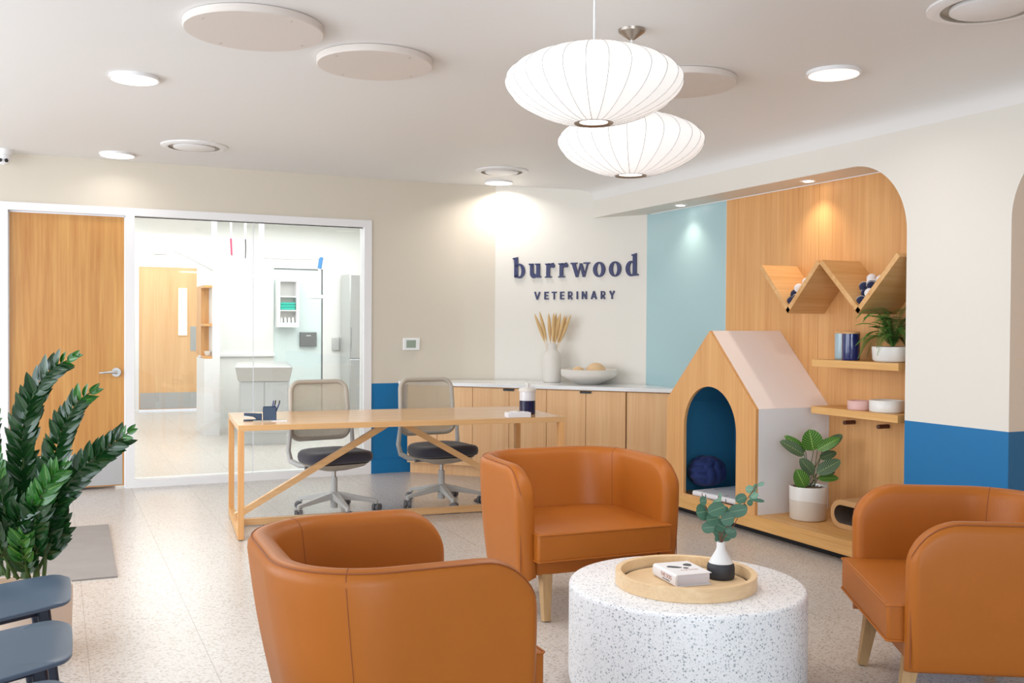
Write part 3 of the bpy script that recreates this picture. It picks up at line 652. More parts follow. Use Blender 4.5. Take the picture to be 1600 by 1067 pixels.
word = [(glyph_b, 125, 'b'), (glyph_u, 300, 'u'), (glyph_r, 478, 'r'), (glyph_r, 625, 'r'), (glyph_w, 762, 'w'), (glyph_o, 1015, 'o'), (glyph_o, 1193, 'o'), (glyph_d, 1375, 'd')]
sg = thing('wall_sign', 'navy raised lower case word burrwood on the off-white curved wall', 'sign')
def letter(polys, s0, z0, k, parent, depth=0.014):
    mb = MB()
    for P in polys:
        m_ = len(P); vs = [on_wall(s0+p[0]*k, z0+p[1]*k, depth) for p in P]+[on_wall(s0+p[0]*k, z0+p[1]*k, 0.001) for p in P]
        mb.add(vs, [tuple(range(m_)), tuple(reversed(range(m_, 2*m_)))]+[(i, m_+i, m_+(i+1) % m_, (i+1) % m_) for i in range(m_)])
    mb.build('letter', SIGN, parent)
K = (S1-S0)/9.3
for g, px, ch in word:
    letter(g(), S0+(px-125)/150.0*K, 1.778, K*0.985, sg)
def T(*a): return [list(p) for p in a]
def bar2(x0, y0, x1, y1, w=0.2):
    d = Vector((x1-x0, y1-y0)).normalized(); n_ = Vector((-d[1], d[0]))*w/2
    return [(x0+n_[0], y0+n_[1]), (x0-n_[0], y0-n_[1]), (x1-n_[0], y1-n_[1]), (x1+n_[0], y1+n_[1])]
w_ = 0.19
CAPS = {
 'V': [bar2(0.08, 1, 0.40, 0, w_), bar2(0.72, 1, 0.40, 0, w_)],
 'E': [rect(0, w_, 0, 1), rect(0, 0.58, 0, w_*.9), rect(0, 0.52, 0.42, 0.58), rect(0, 0.58, 1-w_*.9, 1)],
 'T': [rect(0.24, 0.24+w_, 0, 1), rect(0, 0.67, 1-w_*.9, 1)],
 'R': [rect(0, w_, 0, 1), bar2(0.30, 0.45, 0.56, 0, w_), rect(0, 0.35, 1-w_*.85, 1), rect(0, 0.35, 0.37, 0.37+w_*.85)]+ring(0.34, 0.685, 0.28, 0.315, 0.11, 0.15, -90, 90, 12),
 'I': [rect(0, w_, 0, 1)],
 'N': [rect(0, w_, 0, 1), rect(0.52, 0.52+w_, 0, 1), [(0, 1), (0.2, 1), (0.71, 0), (0.51, 0)]],
 'A': [bar2(0.08, 0, 0.42, 1, w_), bar2(0.76, 0, 0.42, 1, w_), rect(0.22, 0.62, 0.2, 0.36)],
 'Y': [rect(0.28, 0.28+w_, 0, 0.5), bar2(0.07, 1, 0.375, 0.42, w_), bar2(0.68, 1, 0.375, 0.42, w_)]}
sv = thing('wall_sign', 'navy raised capitals VETERINARY under the larger word', 'sign')
for ch, px in zip('VETERINARY', (362, 471, 553, 645, 733, 829, 888, 990, 1101, 1197)):
    letter(CAPS[ch], S0+(px-125)/150.0*K, 1.578, 0.0715, sv, 0.010)

# ------------------------------------------------------------------ counter and cabinets on the 45 degree line
A0 = Vector((2.80, 8.50)); DD = Vector((0.683, -0.7304)).normalized(); NN = Vector((DD[1], -DD[0]))  # NN points to the room
def cp(s, off): q = A0+DD*s-NN*off; return (q[0], q[1])     # off = distance behind the front edge
smax = 2.62
back = [p for p in curve if p[1] > 6.6]
outline = [cp(0.02, 0), cp(smax, 0), (XB-0.002, cp(smax, 0)[1]+0.0), (XB-0.002, 7.24)]+[(p[0]-0.012, p[1]-0.012) for p in reversed(curve) if p[0] < 4.64]+[(2.84, YD-0.002)]
ct = tag(MB().prism(outline, 0.80, 0.83, 'z').build('countertop', QUARTZ, None, bevel=0.002), 'white quartz countertop along the curved wall behind the desk', 'countertop')
seams = [0.10, 0.40, 0.745, 1.09, 1.435, 1.785, 2.13]
def cabinet(s0, s1, doors, label, handle_at=None, recess=0.0):
    c = A0+DD*s0; t = thing('base_cabinet', label, 'cabinet', (c[0], c[1], 0), math.atan2(DD[1], DD[0]), 'oak base cabinets under the counter')
    L = s1-s0; dep = 0.10 if s0 > 2 else (0.36 if s0 > 0.5 else 0.13)
    MB().box(0.001, L-0.001, 0.045+recess, dep, 0.10, 0.799).build('body', OAKC, t)
    MB().box(0.0, L, 0.085, max(dep, 0.095)-0.004, 0.0, 0.10).build('plinth', OAKC, t)
    x = 0
    for wd in doors:
        MB().box(x+0.002, x+wd-0.002, 0.022+recess, 0.042+recess, 0.10, 0.79).build('door', OAKC, t, bevel=0.0008)
        x += wd
    if handle_at is not None:
        MB().box(handle_at-0.05, handle_at+0.05, 0.012, 0.03, 0.784, 0.790).box(handle_at-0.05, handle_at+0.05, 0.012, 0.0145, 0.772, 0.790).build('edge_pull', BLACK, t)['label'] = 'black edge pull'
cabinet(0.10, 0.745, (0.30, 0.345), 'oak base cabinet at the far left end behind the desk chair')
cabinet(0.745, 1.435, (0.345, 0.345), 'oak base cabinet below the tall white vase', 0.345)
cabinet(1.435, 2.13, (0.35, 0.345), 'oak base cabinet below the wide white bowl', 0.35)
cabinet(2.135, 2.60, (0.46,), 'oak end panel cabinet beside the dog house', None, 0.012)

# vase with plumes, bowl with straw balls
t = thing('tall_vase', 'matte white bottle vase on the counter', 'vase', (4.05, 7.86, 0.83))
MB().lathe([(0.072, 0), (0.080, 0.006), (0.082, 0.02), (0.082, 0.215), (0.078, 0.245), (0.062, 0.275), (0.046, 0.292), (0.041, 0.305), (0.040, 0.345), (0.036, 0.345), (0.035, 0.30)], 48, capt=True).build('body', MATTEW, t, smooth=True, auto=50)
t = thing('pampas_bunch', 'dried golden pampas plumes standing in the tall white vase', 'dried grass', (4.05, 7.86, 1.175))
for i, (dx, tip, ln) in enumerate(((-0.165, 0.27, 0.24), (-0.125, 0.29, 0.25), (-0.03, 0.275, 0.26), (0.0, 0.28, 0.24), (0.035, 0.28, 0.25), (0.07, 0.28, 0.26), (0.10, 0.26, 0.26), (0.13, 0.255, 0.24), (0.155, 0.265, 0.25), (0.05, 0.24, 0.2))):
    a = Vector((dx*0.06*3, 0.006*(i % 3-1), -0.12)); d = Vector((dx*0.907, -dx*0.42+random.uniform(-.03, .03), tip)); pts = []
    for k in range(13):
        u = k/12; p = a.lerp(d, u); p.x += dx*0.12*(u*u-u); pts.append(p)
    rad = [0.0015 if k/12 < 0.36 else 0.0025+0.0165*max(0, sin(pi*min(1, ((k/12)-0.34)/0.68)))**0.8*(1-0.25*((k/12))) for k in range(13)]; rad[-1] = 0.001
    MB().tube(pts, rad, 9).build('plume', PAMPAS, t, smooth=True)
t = thing('serving_bowl', 'wide shallow white bowl on the counter right of the vase', 'bowl', (4.225, 7.50, 0.83))
MB().lathe([(0.085, 0), (0.10, 0.004), (0.20, 0.052), (0.235, 0.072), (0.243, 0.086), (0.243, 0.128), (0.238, 0.130), (0.232, 0.126), (0.222, 0.085), (0.10, 0.03), (0.01, 0.022)], 64).build('body', MATTEW, t, smooth=True, auto=50)
tag(MB().sphere((0, 0, 0), 0.088, 28, 16, sc=(1, 1, 0.9)).build('straw_ball', RATTAN, None, smooth=True, loc=(4.28, 7.47, 0.938)), 'larger tan woven ball in the white bowl', 'decorative ball', 'straw balls in the bowl')
tag(MB().sphere((0, 0, 0), 0.062, 24, 14).build('straw_ball', RATTAN, None, smooth=True, loc=(4.145, 7.545, 0.922)), 'smaller tan woven ball in the white bowl', 'decorative ball', 'straw balls in the bowl')

# ------------------------------------------------------------------ desk
DZ = 0.712
dk = thing('desk', 'long light oak desk with open frame ends and diagonal braces', 'desk', (1.02, 6.17, 0), radians(-5.3))
DL, DW = 2.165, 0.93
MB().box(0, DL, 0, DW, DZ-0.036, DZ).build('desktop', DESKW, dk, bevel=0.0015)
for x in (0.0, DL-0.036):
    for y in (0.0, DW-0.055):
        MB().box(x, x+0.036, y, y+0.055, 0.006, DZ-0.036).build('leg', OAKV, dk, bevel=0.001)
    MB().box(x, x+0.036, 0.055, DW-0.055, 0.006, 0.058).build('bottom_rail', OAKY, dk, bevel=0.001)
MB().box(0.036, DL-0.036, DW/2-0.02, DW/2+0.02, 0.006, 0.050).build('stretcher', DESKW, dk, bevel=0.001)
MB().bar((0.02, DW/2, 0.07), (DL/2-0.04, DW/2, DZ-0.055), 0.045, 0.040).build('brace', DESKW, dk)
MB().bar((DL-0.02, DW/2, 0.07), (DL/2+0.04, DW/2, DZ-0.055), 0.045, 0.040).build('brace', DESKW, dk)
for x in (0.02, DL-0.02):
    for y in (0.03, DW-0.03): MB().lathe([(0.013, 0), (0.013, 0.007)], 14, (x, y, 0)).build('foot', RUBBER, dk)
def on_desk(x, y): # local on the desk
    a = radians(-5.3); return (1.02+x*cos(a)-y*sin(a), 6.17+x*sin(a)+y*cos(a), DZ)
t = thing('pen_cup', 'square navy pen cup on the desk', 'pen cup', (1.262, 6.43, DZ), radians(-12))
c = 0.042; mb = MB()
for x0, x1, y0, y1 in ((-c, c, -c, -c+0.003), (-c, c, c-0.003, c), (-c, -c+0.003, -c, c), (c-0.003, c, -c, c)): mb.box(x0, x1, y0, y1, 0.0, 0.088)
mb.box(-c, c, -c, c, 0, 0.003); mb.build('cup', NAVY, t)
INKB = plain('pen_blue', srgb(28, 44, 110), 0.35)
for i, (dx, dy, ex) in enumerate(((0.005, 0.0, 0.028), (0.012, 0.01, 0.036), (0.018, -0.01, 0.052))):
    q = thing('pen', ('blue pen leaning leftmost in the navy cup', 'blue pen in the middle of the navy cup', 'dark pen leaning furthest right in the navy cup')[i], 'pen', (1.262+dx, 6.43+dy, DZ+0.006), 0, 'pens in the cup')
    MB().cyl((0, 0, 0), (ex-0.012, 0, 0.10), 0.004, seg=10).build('barrel', INKB, q, smooth=True); MB().cyl((ex-0.012, 0, 0.10), (ex-0.008, 0, 0.122), 0.004, seg=10).build('cap', BLACK if i else INKB, q, smooth=True)
t = thing('stapler', 'navy stapler on the left end of the desk', 'stapler', (1.155, 6.44, DZ), radians(-8))
MB().box(-0.058, 0.058, -0.018, 0.018, 0, 0.010).build('base', NAVY, t, bevel=0.004)
mb = MB(); mb.prism([(0.058, 0.006), (0.058, 0.046), (-0.052, 0.053), (-0.056, 0.036), (0.005, 0.026), (0.03, 0.006)], -0.016, 0.016, 'y'); mb.build('arm', NAVY, t, bevel=0.003)
MB().box(-0.054, 0.0, -0.009, 0.009, 0.026, 0.034).build('magazine', STEEL, t)
tag(MB().box(-0.055, 0.055, -0.03, 0.03, 0, 0.006).build('card_stack', PLASTW, None, loc=(1.20, 6.36, DZ), rot=(0, 0, radians(-10))), 'small stack of grey cards before the stapler', 'cards')
tag(MB().box(-0.05, 0.05, -0.03, 0.03, 0, 0.004).build('note_card', PAPER, None, loc=(1.305, 6.35, DZ), rot=(0, 0, radians(-8))), 'white note card before the navy pen cup', 'card')
t = thing('treat_jar', 'white and navy lidded ceramic jar on the desk', 'jar', (3.02, 6.235, DZ))
JAR = zband('two_tone_glaze', [(0, srgb(24, 26, 66)), (0.098, srgb(224, 222, 224))], rough=0.15, coat=0.4)
MB().lathe([(0.052, 0), (0.056, 0.004), (0.057, 0.02), (0.057, 0.16), (0.05, 0.16)], 48).build('body', JAR, t, smooth=True)
MB().lathe([(0.060, 0.160), (0.062, 0.163), (0.062, 0.178), (0.055, 0.184), (0.012, 0.192)], 48).build('lid', CERAM, t, smooth=True)
MB().lathe([(0.010, 0.192), (0.010, 0.203), (0.017, 0.208), (0.017, 0.216), (0.010, 0.220)], 24).build('knob', CERAM, t, smooth=True)
t = thing('card_box', 'low white box of cards beside the ceramic jar', 'box', (2.86, 6.05, DZ), radians(-7))
MB().box(-0.082, 0.082, -0.035, 0.045, 0, 0.034).build('box', PAPER, t, bevel=0.002)
MB().box(-0.05, 0.0, -0.01, 0.03, 0.034, 0.040).box(0.01, 0.05, 0.0, 0.03, 0.034, 0.038).build('insert', WHITE, t)

# ------------------------------------------------------------------ office chairs
def office_chair(loc, rz, base_rot, label):
    t = thing('office_chair', label, 'office chair', loc, rz, 'grey office chairs behind the desk')
    # faces -y locally
    mb = MB(); pts = []
    for i in range(40):
        a = 2*pi*i/40; x = 0.245*math.copysign(abs(cos(a))**0.62, cos(a)); y = 0.225*math.copysign(abs(sin(a))**0.62, sin(a)); pts.append((x, y))
    vs = []
    for sc_, z in ((0.90, 0.362), (0.98, 0.372), (1.0, 0.395), (0.985, 0.420), (0.93, 0.434), (0.75, 0.440), (0.3, 0.436)):
        for x, y in pts: vs.append((x*sc_, y*sc_-0.02, z+(0.012*(y/0.225)**2)))
    fs = [(i*40+k, i*40+(k+1) % 40, (i+1)*40+(k+1) % 40, (i+1)*40+k) for i in range(6) for k in range(40)]+[tuple(reversed(range(40))), tuple(range(240, 280))]
    mb.add(vs, fs); mb.build('seat_cushion', SEATF, t, smooth=True, auto=60)
    mb = MB(); vs = []
    for sc_, z in ((0.35, 0.305), (0.8, 0.335), (0.93, 0.362)):
        for x, y in pts: vs.append((x*sc_, y*sc_-0.0, z))
    mb.add(vs, [(i*40+k, i*40+(k+1) % 40, (i+1)*40+(k+1) % 40, (i+1)*40+k) for i in range(2) for k in range(40)]+[tuple(reversed(range(40))), tuple(range(80, 120))])
    mb.build('seat_pan', PLASTW, t, smooth=True, auto=60)
    # back frame
    def bk(u, z): # curved back sheet
        return (u, 0.27-0.9*u*u*0.6+0.10*(z-0.5), z)
    def rr(w, z0, z1, r, n=6):
        out = []
        for cx, cz, a0 in ((w-r, z1-r, 0), (-w+r, z1-r, 90), (-w+r, z0+r, 180), (w-r, z0+r, 270)):
            for k in range(n+1):
                a = radians(a0+90*k/n); out.append((cx+r*cos(a), cz+r*sin(a)))
        return out
    out = []
    for (x, z) in rr(0.215, 0.505, 0.915, 0.07, 8):
        w = 1+0.12*(0.915-z); out.append(bk(x*w, z))
    mb = MB(); mb.tube(out, 0.017, 10, closed=True)
    mb.build('back_frame', PLASTW, t, smooth=True, auto=80)
    mb = MB(); nx, nz = 14, 12; vs = []
    for j in range(nz+1):
        z = 0.51+0.40*j/nz
        for i in range(nx+1):
            w = 0.212*(1+0.12*(0.915-z)); e = min(1, (min(z-0.505, 0.915-z))/0.06); w *= 0.86+0.14*sqrt(max(0, 1-(1-e)**2)); u = -w+2*w*i/nx
            vs.append(bk(u, z))
    mb.add(vs, [(j*(nx+1)+i, j*(nx+1)+i+1, (j+1)*(nx+1)+i+1, (j+1)*(nx+1)+i) for j in range(nz) for i in range(nx)])
    mb.build('back_mesh', MESHF, t, smooth=True)
    for s in (-1, 1):
        MB().tube([(s*0.12, 0.05, 0.335), (s*0.21, 0.12, 0.335), (s*0.245, 0.20, 0.36), (s*0.25, 0.235, 0.43), (s*0.24, 0.225, 0.56), (s*0.232, 0.235, 0.62)], [0.016, 0.019, 0.020, 0.018, 0.014, 0.01], 10).build('back_support', PLAST, t, smooth=True)
    MB().tube([(-0.10, -0.03, 0.33), (-0.21, -0.04, 0.335), (-0.235, -0.04, 0.338)], [0.008, 0.008, 0.012], 8).build('lever', CAST, t, smooth=True)
    MB().cyl((0, 0, 0.25), (0, 0, 0.315), 0.014).build('piston', STEEL, t, smooth=True)
    MB().cyl((0, 0, 0.035), (0, 0, 0.25), 0.027, 0.023).cyl((0, 0, 0.295), (0, 0, 0.335), 0.026).build('gas_column', PLAST, t, smooth=True)
    for k in range(5):
        a = base_rot+2*pi*k/5; d = Vector((cos(a), sin(a), 0)); q = d*0.295
        mb = MB(); mb.bar(d*0.01+Vector((0, 0, 0.125)), q+Vector((0, 0, 0.078)), 0.050, 0.050, w2=0.030, h2=0.022); mb.cyl(q+Vector((0, 0, 0.085)), q+Vector((0, 0, 0.055)), 0.014)
        lg = mb.build('base_leg', PLAST, t, bevel=0.003)
        ca = a+0.9; off = Vector((cos(ca), sin(ca), 0))*0.012; sd = Vector((-sin(ca), cos(ca), 0))
        mb = MB(); cc = q+off+Vector((0, 0, 0.0285))
        for s in (-1, 1): mb.cyl(cc+sd*s*0.006, cc+sd*s*0.026, 0.028, seg=24)
        mb.cyl(cc-sd*0.024, cc+sd*0.024, 0.016)
        mb.build('caster', CAST, lg, smooth=True, auto=40)
    return t
office_chair((1.80, 6.86, 0), radians(9), radians(192), 'grey mesh office chair in front of the glass partition')
office_chair((2.63, 6.90, 0), radians(5), radians(188), 'grey mesh office chair in front of the blue wall panel')
t = thing('floor_pedal', 'flat dark round disc on the floor under the desk', 'floor disc', (2.98, 6.86, 0))
MB().lathe([(0.095, 0), (0.095, 0.008), (0.080, 0.016), (0.03, 0.018)], 36).build('body', PUCK, t, smooth=True)

# ------------------------------------------------------------------ tub armchairs
def armchair(loc, rz, label):
    """faces local -y"""
    t = thing('tub_armchair', label, 'armchair', loc, rz, 'tan leather tub armchairs')
    z0, zt = 0.195, 0.702
    HW, YF, YBk, RC = 0.382, -0.335, 0.327, 0.245     # centre line half width, front, back, corner radius
    path = []
    n1, nc = 16, 16
    path += [(-HW, YF+(YBk-RC-YF)*i/n1) for i in range(n1)]
    path += [(-HW+RC-RC*cos(radians(90*i/nc)), YBk-RC+RC*sin(radians(90*i/nc))) for i in range(nc)]
    path += [(-HW+RC+(2*(HW-RC))*i/10, YBk) for i in range(10)]
    path += [(HW-RC+RC*sin(radians(90*i/nc)), YBk-RC+RC*cos(radians(90*i/nc))) for i in range(nc)]
    path += [(HW, YBk-RC-(YBk-RC-YF)*i/n1) for i in range(n1+1)]
    path = [Vector(p) for p in path]
    # densify ends
    L = [0.0]
    for i in range(1, len(path)): L.append(L[-1]+(path[i]-path[i-1]).length)
    tot = L[-1]
    def at(s):
        s = max(0, min(tot, s)); k = next((k for k in range(len(L)-1) if L[k+1] >= s), len(L)-2)
        f = (s-L[k])/(L[k+1]-L[k]); p = path[k].lerp(path[k+1], f)
        e = 0.02; return p
    HT = 0.042; RF = 0.165
    endd = [0, 0.0012, 0.004, 0.009, 0.016, 0.025, 0.034, 0.044, 0.058, 0.075, 0.095, 0.12, 0.145, 0.17]
    S = endd+[0.17+(tot-0.34)*i/56 for i in range(1, 56)]+[tot-d for d in reversed(endd)]
    ring_n = 28; verts = []; pipe_pts = []; 
    for s in S:
        p = at(s); t0 = (at(s+0.006)-at(s-0.006)).normalized(); nrm = Vector((-t0[1], t0[0]))
        if nrm.dot(p-Vector((0, -0.1))) < 0: nrm = -nrm
        d = min(s, tot-s); h = HT*sqrt(max(0.0, 1-(1-min(1, d/0.030))**2)); h = max(h, 0.0006)
        top = zt-RF+sqrt(max(0, RF*RF-(RF-min(RF, d))**2)) if d < RF else zt
        backness = max(0.0, (p[1]-0.0)/YBk); lean_b = 0.09*backness; lean_s = 0.024
        def pt(o, z):
            f = (z-z0)/(zt-z0); lx = (lean_s*abs(p[0])/HW)*(f-1); q = p+nrm*(o)
            bulge = 0.010*sin(pi*max(0, min(1, f))) if o > 0 else 0
            q = Vector((q[0]+math.copysign(1, p[0])*lx*min(1, abs(p[0])/0.3), q[1]+lean_b*(f-1)))+nrm*bulge
            return (q[0], q[1], z)
        loop = []
        tr = min(h, 0.04)
        for i in range(8): loop.append(pt(-h, z0+0.01+(top-tr-z0-0.01)*i/7))
        for i in range(1, 9):
            a = pi*i/9; loop.append(pt(-h*cos(a), top-tr+tr*sin(a)))
        for i in range(8): loop.append(pt(h, top-tr-(top-tr-z0-0.02)*i/7))
        for i in range(1, 5):
            a = pi/2*i/4; loop.append(pt(h-0.02*(1-cos(a))*(h/HT)*1.6, z0+0.02-0.02*sin(a)))
        ring_n = len(loop); verts += loop
        a = radians(52); po = pt(h*cos(a)*1.02, top-tr+(tr+0.001)*sin(a)); pipe_pts.append(po)
    mb = MB(); m_ = len(S)
    fs = [(i*ring_n+k, i*ring_n+(k+1) % ring_n, (i+1)*ring_n+(k+1) % ring_n, (i+1)*ring_n+k) for i in range(m_-1) for k in range(ring_n)]
    fs += [tuple(range(ring_n)), tuple(reversed(range((m_-1)*ring_n, m_*ring_n)))]
    mb.add(verts, fs); sh = mb.build('shell', LEATHER, t, smooth=True, auto=70)
    # seam piping over the rim and down the arm fronts
    def down(p, top):
        return [(p[0], p[1]-0.001, top+(z0+0.02-top)*i/10) for i in range(1, 11)]
    pp = down(pipe_pts[3], pipe_pts[3][2])[::-1]+pipe_pts[3:-3]+down(pipe_pts[-4], pipe_pts[-4][2])
    MB().tube(pp, 0.0022, 6).build('piping', STITCH, t, smooth=True)
    for sx in (-1, 1):
        k = min(range(len(S)), key=lambda i: (verts[i*ring_n+16][0]-sx*0.405)**2+(verts[i*ring_n+16][1]-0.19)**2)
        mb = MB(); mb.tube([verts[k*ring_n+i] for i in range(16, 24)], 0.0014, 6); mb.tube([verts[k*ring_n+i] for i in range(2, 16)], 0.0014, 6)
        mb.build('seam', STITCH, t)
    # seat
    def rbox(x0, x1, y0, y1, zz0, zz1, name, crown=0.0, taper=0.0):
        mb = MB(); nx = 14; vs = []
        xs = [x0+(x1-x0)*i/nx for i in range(nx+1)]; ys = [y0+(y1-y0)*i/nx for i in range(nx+1)]
        mb2 = MB()
        top = [[(x, y, zz1+crown*(1-((x-(x0+x1)/2)/((x1-x0)/2))**4)*(1-((y-(y0+y1)/2)/((y1-y0)/2))**4)) for x in xs] for y in ys]
        bot = [[(x, y, zz0) for x in xs] for y in ys]
        for j in range(nx+1): vs += top[j]
        for j in range(nx+1): vs += bot[j]
        q = (nx+1)*(nx+1); fs = []
        for j in range(nx):
            for i in range(nx):
                a = j*(nx+1)+i; fs.append((a, a+1, a+nx+2, a+nx+1)); fs.append((q+a, q+a+nx+1, q+a+nx+2, q+a+1))
        for i in range(nx):
            a = i; fs.append((a, q+a, q+a+1, a+1)); a = nx*(nx+1)+i; fs.append((a, a+1, q+a+1, q+a))
            a = i*(nx+1); fs.append((a, a+nx+1, q+a+nx+1, q+a)); a = i*(nx+1)+nx; fs.append((a, q+a, q+a+nx+1, a+nx+1))
        mb.add(vs, fs); return mb.build(name, LEATHER, t, bevel=0.010, bseg=3)
    cu = rbox(-0.340, 0.340, -0.385, 0.24, 0.283, 0.408, 'seat_cushion', 0.016)
    mb = MB()
    for z in (0.287, 0.405):
        mb.tube([(-0.340, -0.30, z), (-0.341, -0.380, z), (-0.335, -0.386, z), (0.335, -0.386, z), (0.341, -0.380, z), (0.340, -0.30, z)], 0.004, 8)
    mb.build('welt', LEATHER, cu, smooth=True)
    mb = MB(); mb.box(-0.318, 0.318, -0.312, 0.24, 0.208, 0.284); mb.build('seat_base', LEATHER, t, bevel=0.012)
    for sx, sy in ((-1, -1), (1, -1), (-1, 1), (1, 1)):
        a = Vector((sx*0.262, -0.285 if sy < 0 else 0.135, 0.21)); b = Vector((sx*0.272, -0.318 if sy < 0 else 0.17, 0.002))
        MB().bar(b, a, 0.034, 0.034, (0, 1, 0.01), w2=0.052, h2=0.052).build('leg', LEGW, t, bevel=0.003)
    return t
armchair((2.292, 4.243, 0), radians(-2.5), 'tan leather tub armchair facing the camera in the middle')
armchair((0.882, 2.827, 0), radians(88.8), 'tan leather tub armchair seen from behind at lower left')
armchair((3.028, 2.531, 0), radians(-121.2), 'tan leather tub armchair cut by the right frame edge')

# ------------------------------------------------------------------ coffee table with tray, vase, book
TX, TY = 2.137, 3.043; TR = 0.437
tag(MB().lathe([(TR-0.03, 0), (TR-0.012, 0.006), (TR-0.003, 0.02), (TR, 0.035), (TR, 0.365), (TR-0.002, 0.373), (TR-0.008, 0.379), (TR-0.016, 0.381)], 96).build('coffee_table', TERR, None, smooth=True, auto=50, loc=(TX, TY, 0)), 'round white terrazzo drum coffee table between the leather armchairs', 'coffee table')
t = thing('round_tray', 'round pale wooden tray on the terrazzo table', 'tray', (2.112, 3.012, 0.381)); tr_ = 0.258
MB().lathe([(0.01, 0.010), (tr_-0.02, 0.010)], 64).lathe([(tr_-0.03, 0.0), (tr_-0.03, 0.012)], 64).build('base', ASH, t)
mb = MB(); mb.lathe([(tr_-0.021, 0.010), (tr_-0.021, 0.050), (tr_-0.019, 0.052), (tr_-0.002, 0.052), (tr_, 0.050), (tr_, 0.003), (tr_-0.003, 0.0), (tr_-0.021, 0.0), (tr_-0.021, 0.010)], 96, capb=False, capt=False)
mb.build('rim', ASH, t, smooth=True, auto=40)
TZ = 0.3935
t = thing('hardback_book', 'thick white hardback book about dogs on the wooden tray', 'book', (2.112, 3.032, TZ), radians(-7))
w, l, h = 0.070, 0.092, 0.045
mb = MB(); mb.box(-w, w, -l, l, h-0.003, h); mb.box(-w, w, -l, l, 0, 0.003)
sp_pts = [(-w, 0.0), (-w-0.006, 0.006), (-w-0.008, h/2), (-w-0.006, h-0.006), (-w, h), (-w+0.004, h-0.003), (-w+0.001, h/2), (-w+0.004, 0.003)]
mb.prism(sp_pts, -l, l, 'y'); mb.build('cover', PAPER, t, bevel=0.001)
MB().box(-w+0.004, w-0.006, -l+0.004, l-0.004, 0.003, h-0.003).build('page_block', plain('book_pages', srgb(214, 212, 222), 0.8, bump=0.6, bscale=900), t)
def text_mesh(txt, size, name, m, parent, mat4):
    cu = bpy.data.curves.new('tmp', 'FONT'); cu.body = txt; cu.size = size; cu.extrude = 0.0002; cu.align_x = 'CENTER'; cu.align_y = 'CENTER'
    ob = bpy.data.objects.new('tmp', cu); COL.objects.link(ob); dg = bpy.context.evaluated_depsgraph_get()
    me = bpy.data.meshes.new_from_object(ob.evaluated_get(dg)); me.transform(mat4); bpy.data.objects.remove(ob)
    me.name = name; me.materials.clear(); me.materials.append(m); o = bpy.data.objects.new(name, me); COL.objects.link(o); o.parent = parent; return o
text_mesh('THE DOG', 0.020, 'spine_lettering', INK, t, Matrix.Translation((-w-0.0082, -0.022, h*0.58)) @ Matrix(((0, 0, -1), (-1, 0, 0), (0, 1, 0))).to_4x4())
text_mesh('ENCYCLOPEDIA', 0.008, 'spine_lettering', INKG, t, Matrix.Translation((-w-0.0082, -0.022, h*0.28)) @ Matrix(((0, 0, -1), (-1, 0, 0), (0, 1, 0))).to_4x4())
text_mesh('THE DOG', 0.016, 'cover_lettering', INK, t, Matrix.Translation((0.01, -0.035, h+0.0003)))
mb = MB()
mb.prism([(-0.052, 0.02), (-0.048, 0.035), (-0.035, 0.04), (-0.012, 0.025), (0.0, 0.008), (-0.004, -0.004), (-0.018, -0.002), (-0.035, 0.006)], h, h+0.0004, 'z')
mb.prism([(0.018, 0.028), (0.028, 0.05), (0.046, 0.055), (0.056, 0.042), (0.05, 0.02), (0.036, 0.012)], h, h+0.0004, 'z')
mb.prism(arc(0.010, -0.008, 0.011, 0, 340, 14), h, h+0.0004, 'z')
mb.build('cover_picture', INKG, t)['label'] = 'dark dog ears and nose printed on the cover'
t = thing('table_vase', 'small white vase with charcoal lower half on the tray', 'vase', (2.262, 3.0, TZ))
VAS = zband('dipped_vase', [(0, srgb(48, 50, 56)), (0.058, srgb(226, 226, 226))], rough=0.6)
MB().lathe([(0.046, 0), (0.050, 0.003), (0.0515, 0.012), (0.0515, 0.040), (0.049, 0.052), (0.043, 0.062), (0.030, 0.085), (0.020, 0.102), (0.0165, 0.112), (0.0160, 0.135), (0.0130, 0.135), (0.012, 0.11)], 48).build('body', VAS, t, smooth=True, auto=50)

# ------------------------------------------------------------------ leaves
def add_leaf(mb, base, tip, width, nrm, fold=0.25, curl=0.1, shape='oval', nu=8, nv=4):
    base = Vector(base); tip = Vector(tip); d = tip-base; L = d.length; d = d.normalized(); nrm = Vector(nrm)
    side = d.cross(nrm)
    if side.length < 1e-4: side = d.orthogonal()
    side.normalize(); up_ = side.cross(d).normalized(); o = len(mb.v); vs = []; uvs = []
    for i in range(nu+1):
        u = i/nu
        if shape == 'round': wd = sqrt(max(0.0, 1-(2*u-1)**2))
        elif shape == 'point': wd = (sin(pi*min(1, u**0.75)))**0.8 if u < 1 else 0
        else: wd = sin(pi*u**0.85)**0.52 if 0 < u < 1 else 0
        wd = max(wd, 0.02)*width/2
        for j in range(nv+1):
            v = -1+2*j/nv; p = base+d*(L*u)+side*(v*wd)+up_*(abs(v)*wd*fold*0.9-curl*L*(u-0.3)**2)
            vs.append(p); uvs.append((u, v))
    fs = [(i*(nv+1)+j, i*(nv+1)+j+1, (i+1)*(nv+1)+j+1, (i+1)*(nv+1)+j) for i in range(nu) for j in range(nv)]
    mb.add(vs, fs)
    for k, q in enumerate(uvs): mb.uv[o+k] = q
RT = Vector((0.907, -0.421, 0)); FW = Vector((0.421, 0.907, 0)); UPV = Vector((0, 0, 1))
def VP(px, py, ox, oy, s, depth=0.0): return RT*((px-ox)*s)+UPV*((oy-py)*s)+FW*depth

